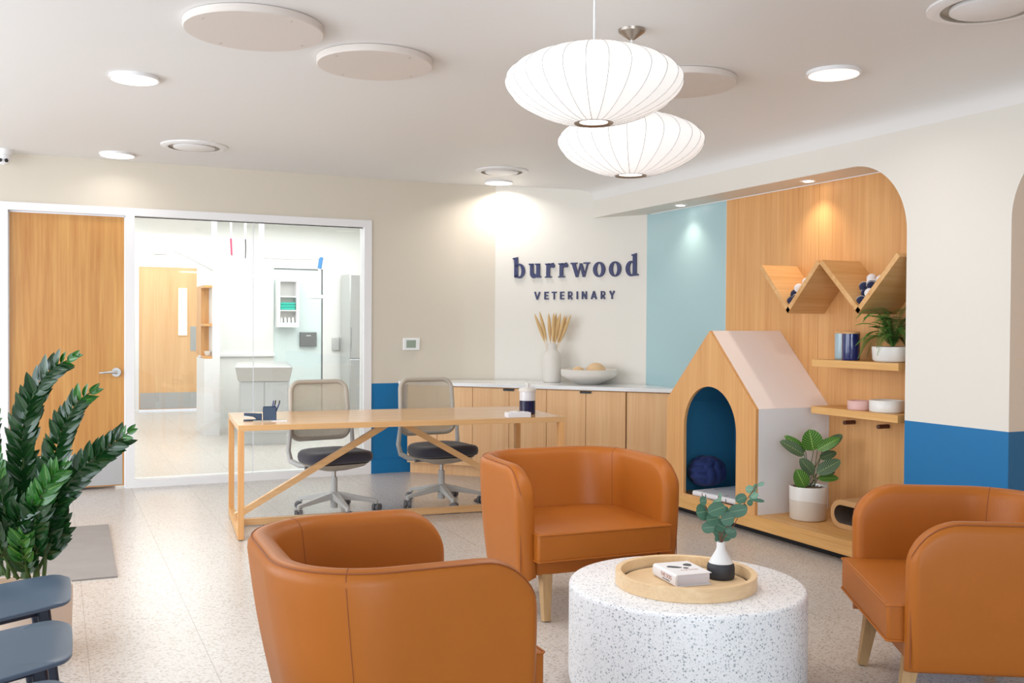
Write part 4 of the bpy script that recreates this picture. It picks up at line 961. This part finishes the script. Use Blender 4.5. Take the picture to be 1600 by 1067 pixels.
# eucalyptus in the table vase (local origin at the vase mouth)
eu = thing('eucalyptus_bunch', 'round leaved eucalyptus sprigs in the small two-tone vase', 'plant', (2.262, 3.0, TZ+0.133))
s_ = 1/6.275*3.66/1538
def E(x, y, d=0): return VP(x, y, 285, 662, s_, d)
st = MB()
for pts in ([(285, 690, 0), (330, 600, 0), (400, 510, 0.0), (455, 420, 0.01), (520, 290, 0.02), (580, 200, 0.02), (650, 120, 0.03), (700, 80, 0.03)], [(280, 690, 0), (262, 560, 0), (200, 450, -0.01), (150, 370, -0.02), (100, 250, -0.01), (88, 175, -0.01)],
            [(285, 690, 0), (290, 560, 0.01), (275, 400, 0.02), (262, 280, 0.02), (266, 210, 0.02)], [(290, 690, 0), (320, 560, 0.02), (390, 500, 0.03), (490, 360, 0.03), (520, 290, 0.02)]):
    st.tube(spline([E(*p) for p in pts], 4), 0.0016, 6)
st.build('stems', STEMB, eu, smooth=True)
EL = [(97,245,35,45,0),(105,370,62,82,0),(220,320,92,68,0),(232,250,50,22,1),(290,215,16,30,1),(145,505,62,55,0),(232,425,42,38,1),(328,415,66,66,0),(268,490,60,62,0),(450,350,92,64,0),(492,238,58,48,0),(580,150,38,40,1),(636,140,26,46,1),(600,190,40,30,1),(608,228,42,34,1),(645,243,62,18,0),(682,90,35,20,1),(545,330,20,32,0),(310,600,88,56,0),(412,585,48,60,0),(378,480,32,26,0),(335,350,30,36,0),(250,560,40,60,0),(300,520,36,66,0),(350,540,34,30,0),(180,420,60,60,0),(265,640,30,36,0),(305,645,34,30,0),(560,265,30,30,0)]
random.seed(3)
for i, (x, y, a, b_2, pale) in enumerate(EL):
    mb = MB(); d = random.uniform(-0.035, 0.045); c0 = E(x, y, d); ang = random.uniform(-0.5, 0.5)
    tilt = random.uniform(-0.4, 0.4)
    ax = (RT*cos(ang)+UPV*sin(ang)); ln = a*s_*1.04; wd = b_2*s_*1.04
    nn = (-FW+UPV*0.25+RT*tilt)
    add_leaf(mb, c0-ax*ln+FW*tilt*ln*0.5, c0+ax*ln-FW*tilt*ln*0.5, wd*2.0, nn, 0.12, 0.05, 'round', 10, 4)
    mb.build('leaf', EUCL if pale else EUC, eu, smooth=True)

# ------------------------------------------------------------------ ZZ plant in its pot, far left
PX, PY = -0.143, 4.385
t = thing('planter', 'cream stone planter behind the slate blue seats', 'planter', (PX, PY, 0))
MB().lathe([(0.200, 0), (0.205, 0.01), (0.210, 0.262), (0.206, 0.274), (0.196, 0.274), (0.190, 0.25)], 64).build('pot', TRAVERT, t, smooth=True, auto=50)
mb = MB(); mb.lathe([(0.191, 0.255), (0.13, 0.272), (0.05, 0.278)], 40, capb=False)
mb.build('moss', MOSS, t, smooth=True)['label'] = 'dry brown moss covering the soil'
zz = thing('zz_plant', 'dark green plant with long leafy arching stems at the left edge', 'plant', (PX, PY, 0.29))
s2 = 3.95/1538
def Z(x, y, d=0): return VP(x, y, 30, 903, s2, d)
fronds = [ # pixel-like path, depth, bright tip fraction, leaf size
 ([(47, 895), (44, 800), (46, 720), (48, 660), (62, 610), (90, 570), (124, 550)], -0.02, 0.85, 36, 0),
 ([(60, 895), (78, 800), (97, 725), (112, 665), (135, 620), (160, 600)], -0.05, 0.9, 34, 1),
 ([(75, 890), (95, 800), (125, 745), (155, 712), (185, 688), (222, 660)], -0.08, 0.75, 34, 0),
 ([(66, 890), (76, 820), (92, 765), (112, 730), (128, 712)], -0.13, 0.6, 34, 1),
 ([(20, 890), (32, 800), (28, 750), (14, 700), (6, 690)], -0.10, 0.7, 34, 1),
 ([(34, 895), (22, 850), (12, 800), (6, 765)], -0.16, 0.6, 34, 1),
 ([(52, 895), (54, 860), (58, 830), (66, 815)], -0.18, 0.3, 30, 1),
 ([(10, 890), (0, 800), (-14, 730), (-12, 670), (0, 640)], 0.0, 0.9, 34, 0),
 ([(20, 895), (-8, 840), (-40, 790), (-70, 760)], -0.05, 0.9, 34, 0),
 ([(40, 895), (52, 820), (64, 760), (66, 720)], 0.05, 1.0, 34, 0),
 ([(60, 892), (84, 850), (106, 812), (112, 780)], -0.06, 1.0, 30, 0),
 ([(30, 892), (40, 840), (58, 790), (80, 770)], -0.12, 0.9, 34, 0),
 ([(44, 895), (36, 830), (24, 770), (30, 730)], 0.06, 1.0, 34, 0),
 ([(5, 892), (-20, 820), (-60, 720), (-80, 640)], 0.05, 1.0, 34, 0),
]
random.seed(11)
for pts, dep, bt, ls, br in fronds:
    P3 = spline([Z(x, y, dep*min(1.0, (895-y)/120)) for x, y in pts], 8); fr = MB()
    fr.tube(P3, [0.007*(1-0.75*i/(len(P3)-1))+0.0008 for i in range(len(P3))], 8)
    rt_ = fr.build('frond_stem', STEMG, zz, smooth=True)
    Ls = [0.0]
    for i in range(1, len(P3)): Ls.append(Ls[-1]+(P3[i]-P3[i-1]).length)
    tot = Ls[-1]; step = 0.027; s = 0.10 if tot > 0.3 else 0.04; lf = MB(); lb = MB(); sidef = random.choice((-1, 1)); k_ = 0
    while s < tot+0.004:
        i = max(1, next((k for k in range(len(Ls)) if Ls[k] >= s), len(Ls)-1)); p = P3[i-1].lerp(P3[i], min(1, (s-Ls[i-1])/max(1e-6, Ls[i]-Ls[i-1]))); tg = (P3[i]-P3[i-1]).normalized()
        perp = tg.cross(-FW).normalized(); u = s/tot; sc2 = (0.55+0.6*sin(pi*min(1, 0.25+u*0.62)))*(1 if u < 0.93 else 0.75)
        L_ = ls*s2*sc2*0.98*random.uniform(0.9, 1.1)
        for sd in (-1, 1):
            tw = random.uniform(-0.5, 0.5); fo = 1.0+0.35*u
            dirv = (perp*sd*(1.0)*(1 if u < 0.96 else 0.3)+tg*fo+(-FW)*random.uniform(-0.15, 0.55)).normalized()
            nn = (-FW*1.0+perp*sd*tw-tg*0.3)
            add_leaf(lb if (u > bt and br) or u > 0.93 else lf, p, p+dirv*L_, L_*0.46, nn, 0.35, random.uniform(-0.1, 0.35), 'point', 6, 4)
        s += step
    if lf.v: lf.build('foliage', ZZL, zz, smooth=True)
    if lb.v: lb.build('foliage', ZZB, zz, smooth=True)

# ------------------------------------------------------------------ slate blue seats at the left edge
def slate_chair(loc, rz, label):
    """faces local +x"""
    t = thing('waiting_chair', label, 'chair', loc, rz, 'slate blue waiting chairs')
    ctl = [(0.213, 0.02), (0.214, 0.23), (0.200, 0.29), (0.150, 0.328), (0.02, 0.272), (-0.20, 0.165), (-0.33, 0.08), (-0.37, -0.02), (-0.35, -0.22), (-0.30, -0.33), (-0.20, -0.315), (-0.02, -0.20), (0.158, -0.092), (0.203, -0.050)]
    P = [Vector(p) for p in ctl]; nP = len(P); out = []
    for i in range(nP):
        a_, b_, c_, d_ = P[i-1], P[i], P[(i+1) % nP], P[(i+2) % nP]
        for k in range(5):
            u = k/5; q = 0.5*((2*b_)+(c_-a_)*u+(2*a_-5*b_+4*c_-d_)*u*u+(3*b_-a_-3*c_+d_)*u**3); out.append((q[0], q[1]))
    cxm, cym = -0.08, 0.0
    mb = MB(); n_ = len(out); vs = []
    for sc_, dz in ((0.95, -0.014), (0.985, -0.012), (1.0, -0.006), (1.0, -0.002), (0.988, 0.0), (0.8, -0.003), (0.5, -0.006)):
        for x, y in out: vs.append((cxm+(x-cxm)*sc_, cym+(y-cym)*sc_, 0.45+dz))
    mb.add(vs, [(i*n_+k, i*n_+(k+1) % n_, (i+1)*n_+(k+1) % n_, (i+1)*n_+k) for i in range(6) for k in range(n_)]+[tuple(reversed(range(n_))), tuple(range(6*n_, 7*n_))], 0)
    mb.build('seat', SLATE, t, smooth=True, auto=40)
    for tx, ty, bx, by in ((0.13, 0.0, 0.185, -0.05), (0.10, 0.22, 0.15, 0.28), (-0.22, -0.20, -0.29, -0.27), (-0.26, 0.05, -0.33, 0.11)):
        MB().bar((bx, by, 0.0), (tx, ty, 0.428), 0.028, 0.028, (0, 1, 0.01), w2=0.040, h2=0.040).build('leg', DSLATE, t, bevel=0.008)
    MB().prism([(-0.24, -0.20), (0.12, 0.0), (0.09, 0.21), (-0.26, 0.05)], 0.395, 0.426, 'z').build('under_frame', DSLATE, t, bevel=0.006)
    for sy in (-1, 1): MB().tube([(-0.29, -0.09+sy*0.09, 0.43), (-0.33, -0.09+sy*0.10, 0.58), (-0.36, -0.09+sy*0.10, 0.70)], 0.013, 10).build('back_post', DSLATE, t, smooth=True)
    mb = MB(); vs = []; m_ = 14
    for i in range(m_+1):
        y = -0.22+0.44*i/m_; x = -0.375+0.9*y*y; y -= 0.09
        for dx, z in ((0, 0.68), (0.016, 0.68), (0.010, 0.79), (-0.006, 0.79)): vs.append((x+dx, y, z))
    mb.add(vs, [(i*4+k, i*4+(k+1) % 4, (i+1)*4+(k+1) % 4, (i+1)*4+k) for i in range(m_) for k in range(4)]+[(0, 1, 2, 3), (m_*4+3, m_*4+2, m_*4+1, m_*4)])
    mb.build('backrest', SLATE, t, bevel=0.006)
    return t
c1 = slate_chair((-0.165, 3.47, 0), 0, 'slate blue seat at the left edge, farthest from the camera beside the planter')
dup(c1, (-0.170, 2.885, 0), None, 'slate blue seat at the lower left, next nearer than the one by the planter')
dup(c1, (-0.178, 2.35, 0), None, 'slate blue seat whose top edge just shows at the lower left corner')
tag(MB().box(-0.36, 0.36, -0.73, 0.73, 0.0, 0.008).build('floor_mat', RUG, None, loc=(-0.05, 6.27, 0.0005), rot=(0, 0, radians(-0.9))), 'grey woven doormat on the floor before the wooden door', 'mat')

# ------------------------------------------------------------------ platform and dog house in the niche
PZ = 0.132
pf = thing('display_platform', 'low oak display platform along the niche', 'platform', (4.05, 4.125, 0))
MB().box(0, XB-4.05-0.001, 0.002, 1.99, 0.047, PZ).build('deck', OAKY, pf, bevel=0.001)
MB().box(0.07, XB-4.05-0.001, 0.01, 1.97, 0.0, 0.047).build('recessed_base', GAPSHADE, pf)  # near-black colour paints the shadow gap under the deck
hs = thing('dog_house', 'oak fronted dog house with blush roof and blue inside', 'dog house', (4.052, 0, PZ))
yl, yr, ez, rz_, ry = 6.03, 5.026, 0.810-PZ, 1.308-PZ, 5.522
outer = [(yr, 0), (yl, 0), (yl, ez), (ry, rz_), (yr, ez)]
hole = [(5.225, 0.02)]+[(5.225, 0.50)]+arc(5.52, 0.50, 0.295, 180, 0, 28)[1:]+[(5.815, 0.02)]
vs, fs = shape2d(outer, [hole], 0.022)
mb = MB(); mb.add([(z, x, y) for x, y, z in vs], fs); fp = mb.build('front_panel', OAKV, hs); fp['label'] = 'oak gable panel with arched doorway'
XD = XB-4.052-0.001
MB().box(0.022, XD, yr, yr+0.018, 0, ez).build('side_wall', LGREY, hs)
MB().box(0.022, XD, yl-0.018, yl, 0, ez).build('side_wall', LGREY, hs)
def slab(y0, z0, y1, z1, th):
    d = Vector((y1-y0, z1-z0)).normalized(); n_ = Vector((-d[1], d[0])); 
    if n_[1] > 0: n_ = -n_
    return [(y0, z0), (y1, z1), (y1+n_[0]*th, z1+n_[1]*th), (y0+n_[0]*th, z0+n_[1]*th)]
MB().prism(slab(yr, ez+0.001, ry, rz_+0.001, 0.018), 0.0221, XD, 'x').build('roof_panel', PINKW, hs)
MB().prism(slab(yl, ez+0.001, ry, rz_+0.001, 0.018), 0.0221, XD, 'x').build('roof_panel', PINKW, hs)
mb = MB(); i_ = 0.019
mb.box(XD-0.02, XD-0.001, yr+i_, yl-i_, 0, ez); mb.box(0.0225, XD-0.02, yr+i_, yr+i_+0.006, 0, ez); mb.box(0.0225, XD-0.02, yl-i_-0.006, yl-i_, 0, ez)
mb.prism(slab(yr+0.02, ez-0.02, ry, rz_-0.035, 0.006), 0.0225, XD-0.02, 'x'); mb.prism(slab(yl-0.02, ez-0.02, ry, rz_-0.035, 0.006), 0.0225, XD-0.02, 'x')
mb.prism([(yr+0.03, ez-0.01), (ry, rz_-0.05), (yl-0.03, ez-0.01)], XD-0.02, XD-0.002, 'x')
mb.box(0.35, 0.352, yr+i_+0.006, yr+i_+0.05, 0.0, ez)
mb.build('lining', KBLUE, hs)['label'] = 'blue painted interior'
# cushion, knot pillow, bone
pt_ = thing('pet_mattress', 'white patterned pet mattress inside the dog house', 'pet bed', (4.335, 5.44, PZ), radians(6))
MB().box(-0.23, 0.22, -0.33, 0.33, 0.012, 0.052).build('cushion', PAPER, pt_, bevel=0.016, bseg=4)
MB().box(-0.22, 0.21, -0.32, 0.32, 0.0, 0.014).build('underside', BLACK, pt_)
mb = MB()
random.seed(5)
for i in range(16):
    x = -0.19+0.11*(i % 4)+random.uniform(-0.02, 0.02); y = -0.27+0.16*(i//4)+random.uniform(-0.03, 0.03); a = random.choice((0.15, 1.6))
    mb.bar((x, y, 0.0522), (x+0.045*cos(a), y+0.045*sin(a), 0.0522), 0.005, 0.0008)
for y in (-0.22, -0.02, 0.18): mb.box(-0.2312, -0.2302, y, y+0.006, 0.02, 0.042)
mb.build('dash_pattern', BLACK, pt_)
kn = thing('knot_pillow', 'navy plush knot pillow on the mattress in the dog house', 'pillow', (4.26, 5.82, PZ+0.052+0.112)); kn.scale = (1.1, 1.1, 0.9)
R_ = 0.128
def loop_band(axis, tilt, offs, r, a0, a1, rad=0.098):
    """a few parallel plush strands bulging over one side of the knot"""
    ax = Vector(axis).normalized(); u = Vector(tilt); u = (u-ax*u.dot(ax)).normalized(); w2 = ax.cross(u); mb = MB()
    for o_ in offs:
        rr_ = sqrt(max(0.0008, rad**2-(o_*0.8)**2)); pts = []
        for k in range(21):
            a = radians(a0+(a1-a0)*k/20); e = 1-0.42*abs(2*k/20-1)**3
            pts.append(ax*o_+(u*cos(a)+w2*sin(a))*rr_*e)
        mb.tube(pts, [r*(0.75+0.25*sin(pi*k/20)) for k in range(21)], 14)
    return mb
for axis, tilt, a0, a1 in (((0.15, 0.15, 1), (-1, -0.4, 0), -95, 75), ((-0.35, 1, 0.1), (-0.6, -0.2, 1), -70, 100), ((0.5, 0.1, 1), (-0.2, 0.9, 0.4), -85, 85), ((-0.9, -0.6, 0.25), (0.3, -0.5, 1), -80, 80), ((0.2, 1, -0.2), (-0.8, 0, -0.8), -80, 80), ((1, 0.1, 0.1), (0, -1, -0.3), -90, 90), ((0.1, 0.3, 1), (1, 0.3, 0), -90, 90)):
    loop_band(axis, tilt, (-0.046, 0.0, 0.046), 0.030, a0, a1).build('rope_loop', KNOT, kn, smooth=True)
MB().sphere((0, 0, 0), 0.085).build('core', KNOT, kn, smooth=True)
tag(MB().tube([(0, 0.07, 0), (0, 0.02, 0.004), (0, -0.07, 0)], [0.016, 0.014, 0.016], 14).build('chew_toy', NAVY, None, smooth=True, loc=(4.28, 5.30, PZ+0.068), rot=(0, 0, radians(12))), 'dark grey-blue roll toy on the white mattress', 'toy')

# calathea
t = thing('plant_pot', 'white and beige two-tone pot on the oak platform', 'plant pot', (4.285, 4.80, PZ))
POT = zband('dune_glaze', [(0, srgb(214, 204, 192)), (0.116, srgb(232, 230, 226))], rough=0.3, wave=0.012, coat=0.3)
MB().lathe([(0.100, 0), (0.108, 0.004), (0.112, 0.014), (0.1155, 0.205), (0.1145, 0.211), (0.109, 0.211), (0.105, 0.19)], 56, capt=False).build('pot', POT, t, smooth=True, auto=50)
mb = MB(); mb.lathe([(0.106, 0.193), (0.06, 0.203), (0.01, 0.208)], 32, capb=False); random.seed(2)
for k in range(70):
    a = random.uniform(0, 2*pi); r = random.uniform(0, 0.095); mb.box(*[v for c0, s0 in ((r*cos(a), 0.008), (r*sin(a), 0.007), (0.203, 0.006)) for v in (c0-s0*random.random(), c0+s0*random.random())])
mb.build('bark_chips', SOIL, t)
ca = thing('striped_leaf_plant', 'broad striped leaf houseplant in the two-tone pot', 'plant', (4.285, 4.80, PZ+0.20))
s3 = 6.16/1538/5.93
def K3(x, y, d=0): return VP(x, y, 368, 672, s3, d)
stm = MB()
for i, (bx, by, tx, ty, wd, d, br, nz) in enumerate((
    (412, 330, 366, 132, 178, 0.0, 1, 0.1), (330, 372, 110, 240, 112, 0.0, 0, 0.7), (358, 345, 168, 198, 80, 0.04, 1, 0.6), (440, 320, 650, 205, 96, -0.02, 1, 0.7), (520, 330, 712, 186, 92, 0.05, 0, 0.6),
    (490, 410, 655, 350, 78, 0.04, 0, 0.6), (392, 540, 262, 392, 105, -0.05, 0, 0.1), (412, 525, 640, 405, 112, -0.07, 0, 0.4), (305, 658, 220, 488, 128, -0.07, 1, 0.0), (430, 575, 630, 570, 70, -0.06, 1, 0.6), (490, 560, 622, 520, 60, 0.0, 0, 0.6))):
    mb = MB(); a, b = K3(bx, by, d), K3(tx, ty, d+(-0.02 if nz < 0.3 else 0.01)); add_leaf(mb, a, b, wd*s3*1.12, -FW+UPV*nz, 0.18, 0.12, 'oval', 12, 6)
    mb.build('leaf', CALB if br else CALD, ca, smooth=True)
    g = K3(360+(i % 5)*14, 680, 0.01*(i % 3-1)); mid = (g+a)*0.5+Vector((0, 0, 0.01)); stm.tube(spline([g, mid, a], 5), 0.0026, 6)
stm.build('leaf_stalks', STEMG, ca, smooth=True)
# cat scratcher
cs = thing('cat_scratcher', 'curled cardboard cat scratcher on the platform by the armchair', 'cat scratcher', (4.26, 4.37, PZ))
def stad(hw, r, n_=14):
    return arc(hw, 0, r, -90, 90, n_)+arc(-hw, 0, r, 90, 270, n_)
o2 = [(y*1.0, z+0.088) for y, z in stad(0.12, 0.086)]; i2 = [(y*1.0, z+0.088) for y, z in stad(0.12, 0.055)]
mb = MB(); m_ = len(o2); vs = []
for X_ in (0, 0.22):
    vs += [(X_, y, z) for y, z in o2]+[(X_, y, z) for y, z in i2]
fs = []; fm = []
for k in range(m_):
    k2 = (k+1) % m_
    fs += [(k, k2, m_+k2, m_+k), (2*m_+k, 3*m_+k, 3*m_+k2, 2*m_+k2), (k, 2*m_+k, 2*m_+k2, k2), (m_+k, m_+k2, 3*m_+k2, 3*m_+k)]; fm += [0, 0, 0, 1]
mb.v = vs; mb.f = [list(f) for f in fs]; mb.m = fm
mb.build('curl', [CARD, CARDD], cs, smooth=True, auto=40)

# ------------------------------------------------------------------ shelves on the oak wall
for z, lb in ((1.131, 'upper floating oak shelf carrying the fern'), (0.831, 'lower floating oak shelf carrying the pet bowls')):
    tag(MB().box(4.40, XB-0.001, 4.195, 4.91, z-0.045, z).build('floating_shelf', OAKY, None, bevel=0.001), lb, 'shelf', 'floating oak shelves')
for y, lb in ((4.80, 'dark wooden wall peg under the shelf, left one'), (4.516, 'dark wooden wall peg under the shelf, right one')):
    tag(MB().cyl((4.575, y, 0.728), (XB, y, 0.728), 0.0135, seg=20).build('wall_peg', DOWEL, None, smooth=True), lb, 'peg', 'dark wall pegs')
zg = thing('zigzag_shelf', 'oak zigzag wall shelf holding felt balls', 'shelf')
P_ = [(5.375, 1.735), (5.085, 1.425), (4.795, 1.735), (4.465, 1.417), (4.150, 1.740), (3.85, 1.42)]
for i in range(4):
    (y0, z0), (y1, z1) = P_[i], P_[i+1]; d = Vector((y1-y0, z1-z0)).normalized(); n_ = Vector((-d[1], d[0])); n_ = n_ if n_[1] > 0 else -n_
    th = 0.032; a = (y0, z0); b = (y1, z1)
    if i % 2 == 0: q = [a, b, (b[0]+0.0, b[1]+0.040), (a[0]-0.0, a[1]+0.040)]
    else: q = [a, b, (b[0], b[1]+0.040), (a[0], a[1]+0.040)]
    nn = n_*th; q = [a, b, (b[0]+nn[0], b[1]+nn[1]), (a[0]+nn[0], a[1]+nn[1])]
    pl_ = MB().prism(q, 4.352, XB-0.001, 'x').build('board', OAKX, zg, bevel=0.0008)
def ball(x, y, z, navy, lb, gr):
    t = thing('felt_ball', lb, 'ball', (x, y, z), 0, gr)
    MB().sphere((0, 0, 0), 0.031, 24, 14).build('body', BALLN if navy else BALLW, t, smooth=True)
    if navy:
        pts = []
        for k in range(48):
            a = 2*pi*k/48; v = Vector((cos(a), sin(a), 0.55*sin(2*a))).normalized()*0.0312; v.rotate(Matrix.Rotation(1.0+y*7, 3, 'Y')); pts.append(v)
        MB().tube(pts, 0.0013, 5, closed=True).build('seam_line', BALLW, t)
for i, (x, y, z, nv, lb) in enumerate(((4.40, 5.105, 1.507, 1, 'lowest navy felt ball in the left V of the zigzag shelf'), (4.41, 5.045, 1.530, 0, 'lower white felt ball in the left V of the zigzag shelf'), (4.45, 5.128, 1.556, 1, 'upper navy felt ball in the left V of the zigzag shelf'),
    (4.43, 5.07, 1.592, 0, 'middle white felt ball in the left V of the zigzag shelf'), (4.48, 5.05, 1.632, 0, 'topmost white felt ball in the left V of the zigzag shelf'))):
    ball(x, y, z, nv, lb, 'felt balls on the zigzag shelf')
for i, (x, y, z, nv, lb) in enumerate(((4.40, 4.485, 1.497, 1, 'lowest navy felt ball in the right V of the zigzag shelf'), (4.44, 4.49, 1.545, 1, 'dark ball above the lowest in the right V'), (4.40, 4.42, 1.540, 0, 'lowest white felt ball in the right V of the zigzag shelf'),
    (4.44, 4.505, 1.582, 1, 'leftmost navy felt ball with white line in the right V'), (4.42, 4.425, 1.588, 1, 'navy felt ball below the white pair in the right V'), (4.44, 4.445, 1.604, 0, 'second highest white felt ball in the right V'), (4.50, 4.505, 1.632, 0, 'topmost white felt ball in the right V'), (4.47, 4.40, 1.620, 0, 'rightmost white felt ball in the right V'))):
    ball(x, y, z, nv, lb, 'felt balls on the zigzag shelf')
# canisters, fern, bowls
for x, y, m, lb in ((4.50, 4.672, plain('navy_glaze', srgb(24, 38, 100), 0.12, coat=0.5), 'glossy navy canister with wooden lid beside the fern'), (4.585, 4.825, plain('pale_blue_glaze', srgb(168, 194, 204), 0.2, coat=0.3), 'pale blue canister behind the navy one')):
    t = thing('canister', lb, 'canister', (x, y, 1.131))
    MB().lathe([(0.048, 0), (0.053, 0.004), (0.054, 0.012), (0.054, 0.166)], 40).build('body', m, t, smooth=True, auto=50)
    MB().lathe([(0.052, 0.166), (0.053, 0.168), (0.053, 0.176), (0.05, 0.178)], 40).build('lid', OAKX, t, smooth=True)
t = thing('fern_bowl', 'round white planter bowl on the upper shelf', 'plant pot', (4.515, 4.345, 1.131))
MB().lathe([(0.085, 0), (0.105, 0.003), (0.116, 0.016), (0.121, 0.085), (0.119, 0.092), (0.113, 0.092), (0.10, 0.07)], 56, capt=False).build('bowl', CERAM, t, smooth=True, auto=50)
MB().lathe([(0.113, 0.078), (0.06, 0.092), (0.01, 0.095)], 28, capb=False).build('soil', SOIL, t)
fe = thing('fern', 'bushy green fern spilling over the white bowl', 'plant', (4.515, 4.345, 1.215))
random.seed(9)
for k in range(52):
    a = random.uniform(0, 2*pi) if k > 20 else random.uniform(0.9, 3.6)      # more towards the room and camera
    reach = random.uniform(0.12, 0.27); hgt = random.uniform(0.08, 0.25); drop = random.uniform(0.0, 0.20) if reach > 0.16 else 0
    if k == 0: a, reach, hgt, drop = 1.9, 0.22, 0.09, 0.16
    if k == 1: a, reach, hgt, drop = 1.3, 0.30, 0.10, 0.16
    ex, ey = cos(a)*reach, sin(a)*reach
    if 4.515+ex > 4.635: ex = 0.12
    if 4.345+ey < 4.15: ey = -0.19
    pts = spline([(0, 0, 0), (ex*0.35, ey*0.35, hgt*0.8), (ex*0.75, ey*0.75, hgt-drop*0.3), (ex, ey, hgt-drop)], 7)
    mb = MB(); mb.tube(pts, 0.0012, 5); nP = len(pts)
    for i in range(3, nP):
        u = i/(nP-1); tg = (pts[i]-pts[i-1]).normalized(); sd = tg.cross(UPV); sd = sd.normalized() if sd.length > 0.05 else Vector((1, 0, 0)); ln = 0.038*sin(pi*min(1, 0.15+0.85*u)**1.1)+0.006
        for f in (0, 0.5):
            p = pts[i-1].lerp(pts[i], f)
            for q in (-1, 1):
                e = p+(sd*q+tg*0.35-UPV*0.10).normalized()*ln
                add_leaf(mb, p, e, 0.0085, UPV, 0.1, 0.1, 'point', 3, 2)
    mb.uv = {}; mb.build('frond', FERN, fe)
for x, y, r, h, m, lb in ((4.47, 4.565, 0.070, 0.058, PINK, 'small pink pet bowl on the lower shelf'), (4.51, 4.385, 0.100, 0.072, CERAM, 'larger white pet bowl on the lower shelf')):
    tag(MB().lathe([(r*0.9, 0), (r*0.97, 0.003), (r, 0.010), (r, h-0.004), (r-0.004, h), (r-0.009, h-0.003), (r-0.010, 0.02), (r*0.5, 0.012), (0.004, 0.012)], 56).build('pet_bowl', m, None, smooth=True, auto=50, loc=(x, y, 0.831)), lb, 'bowl', 'ceramic pet bowls')
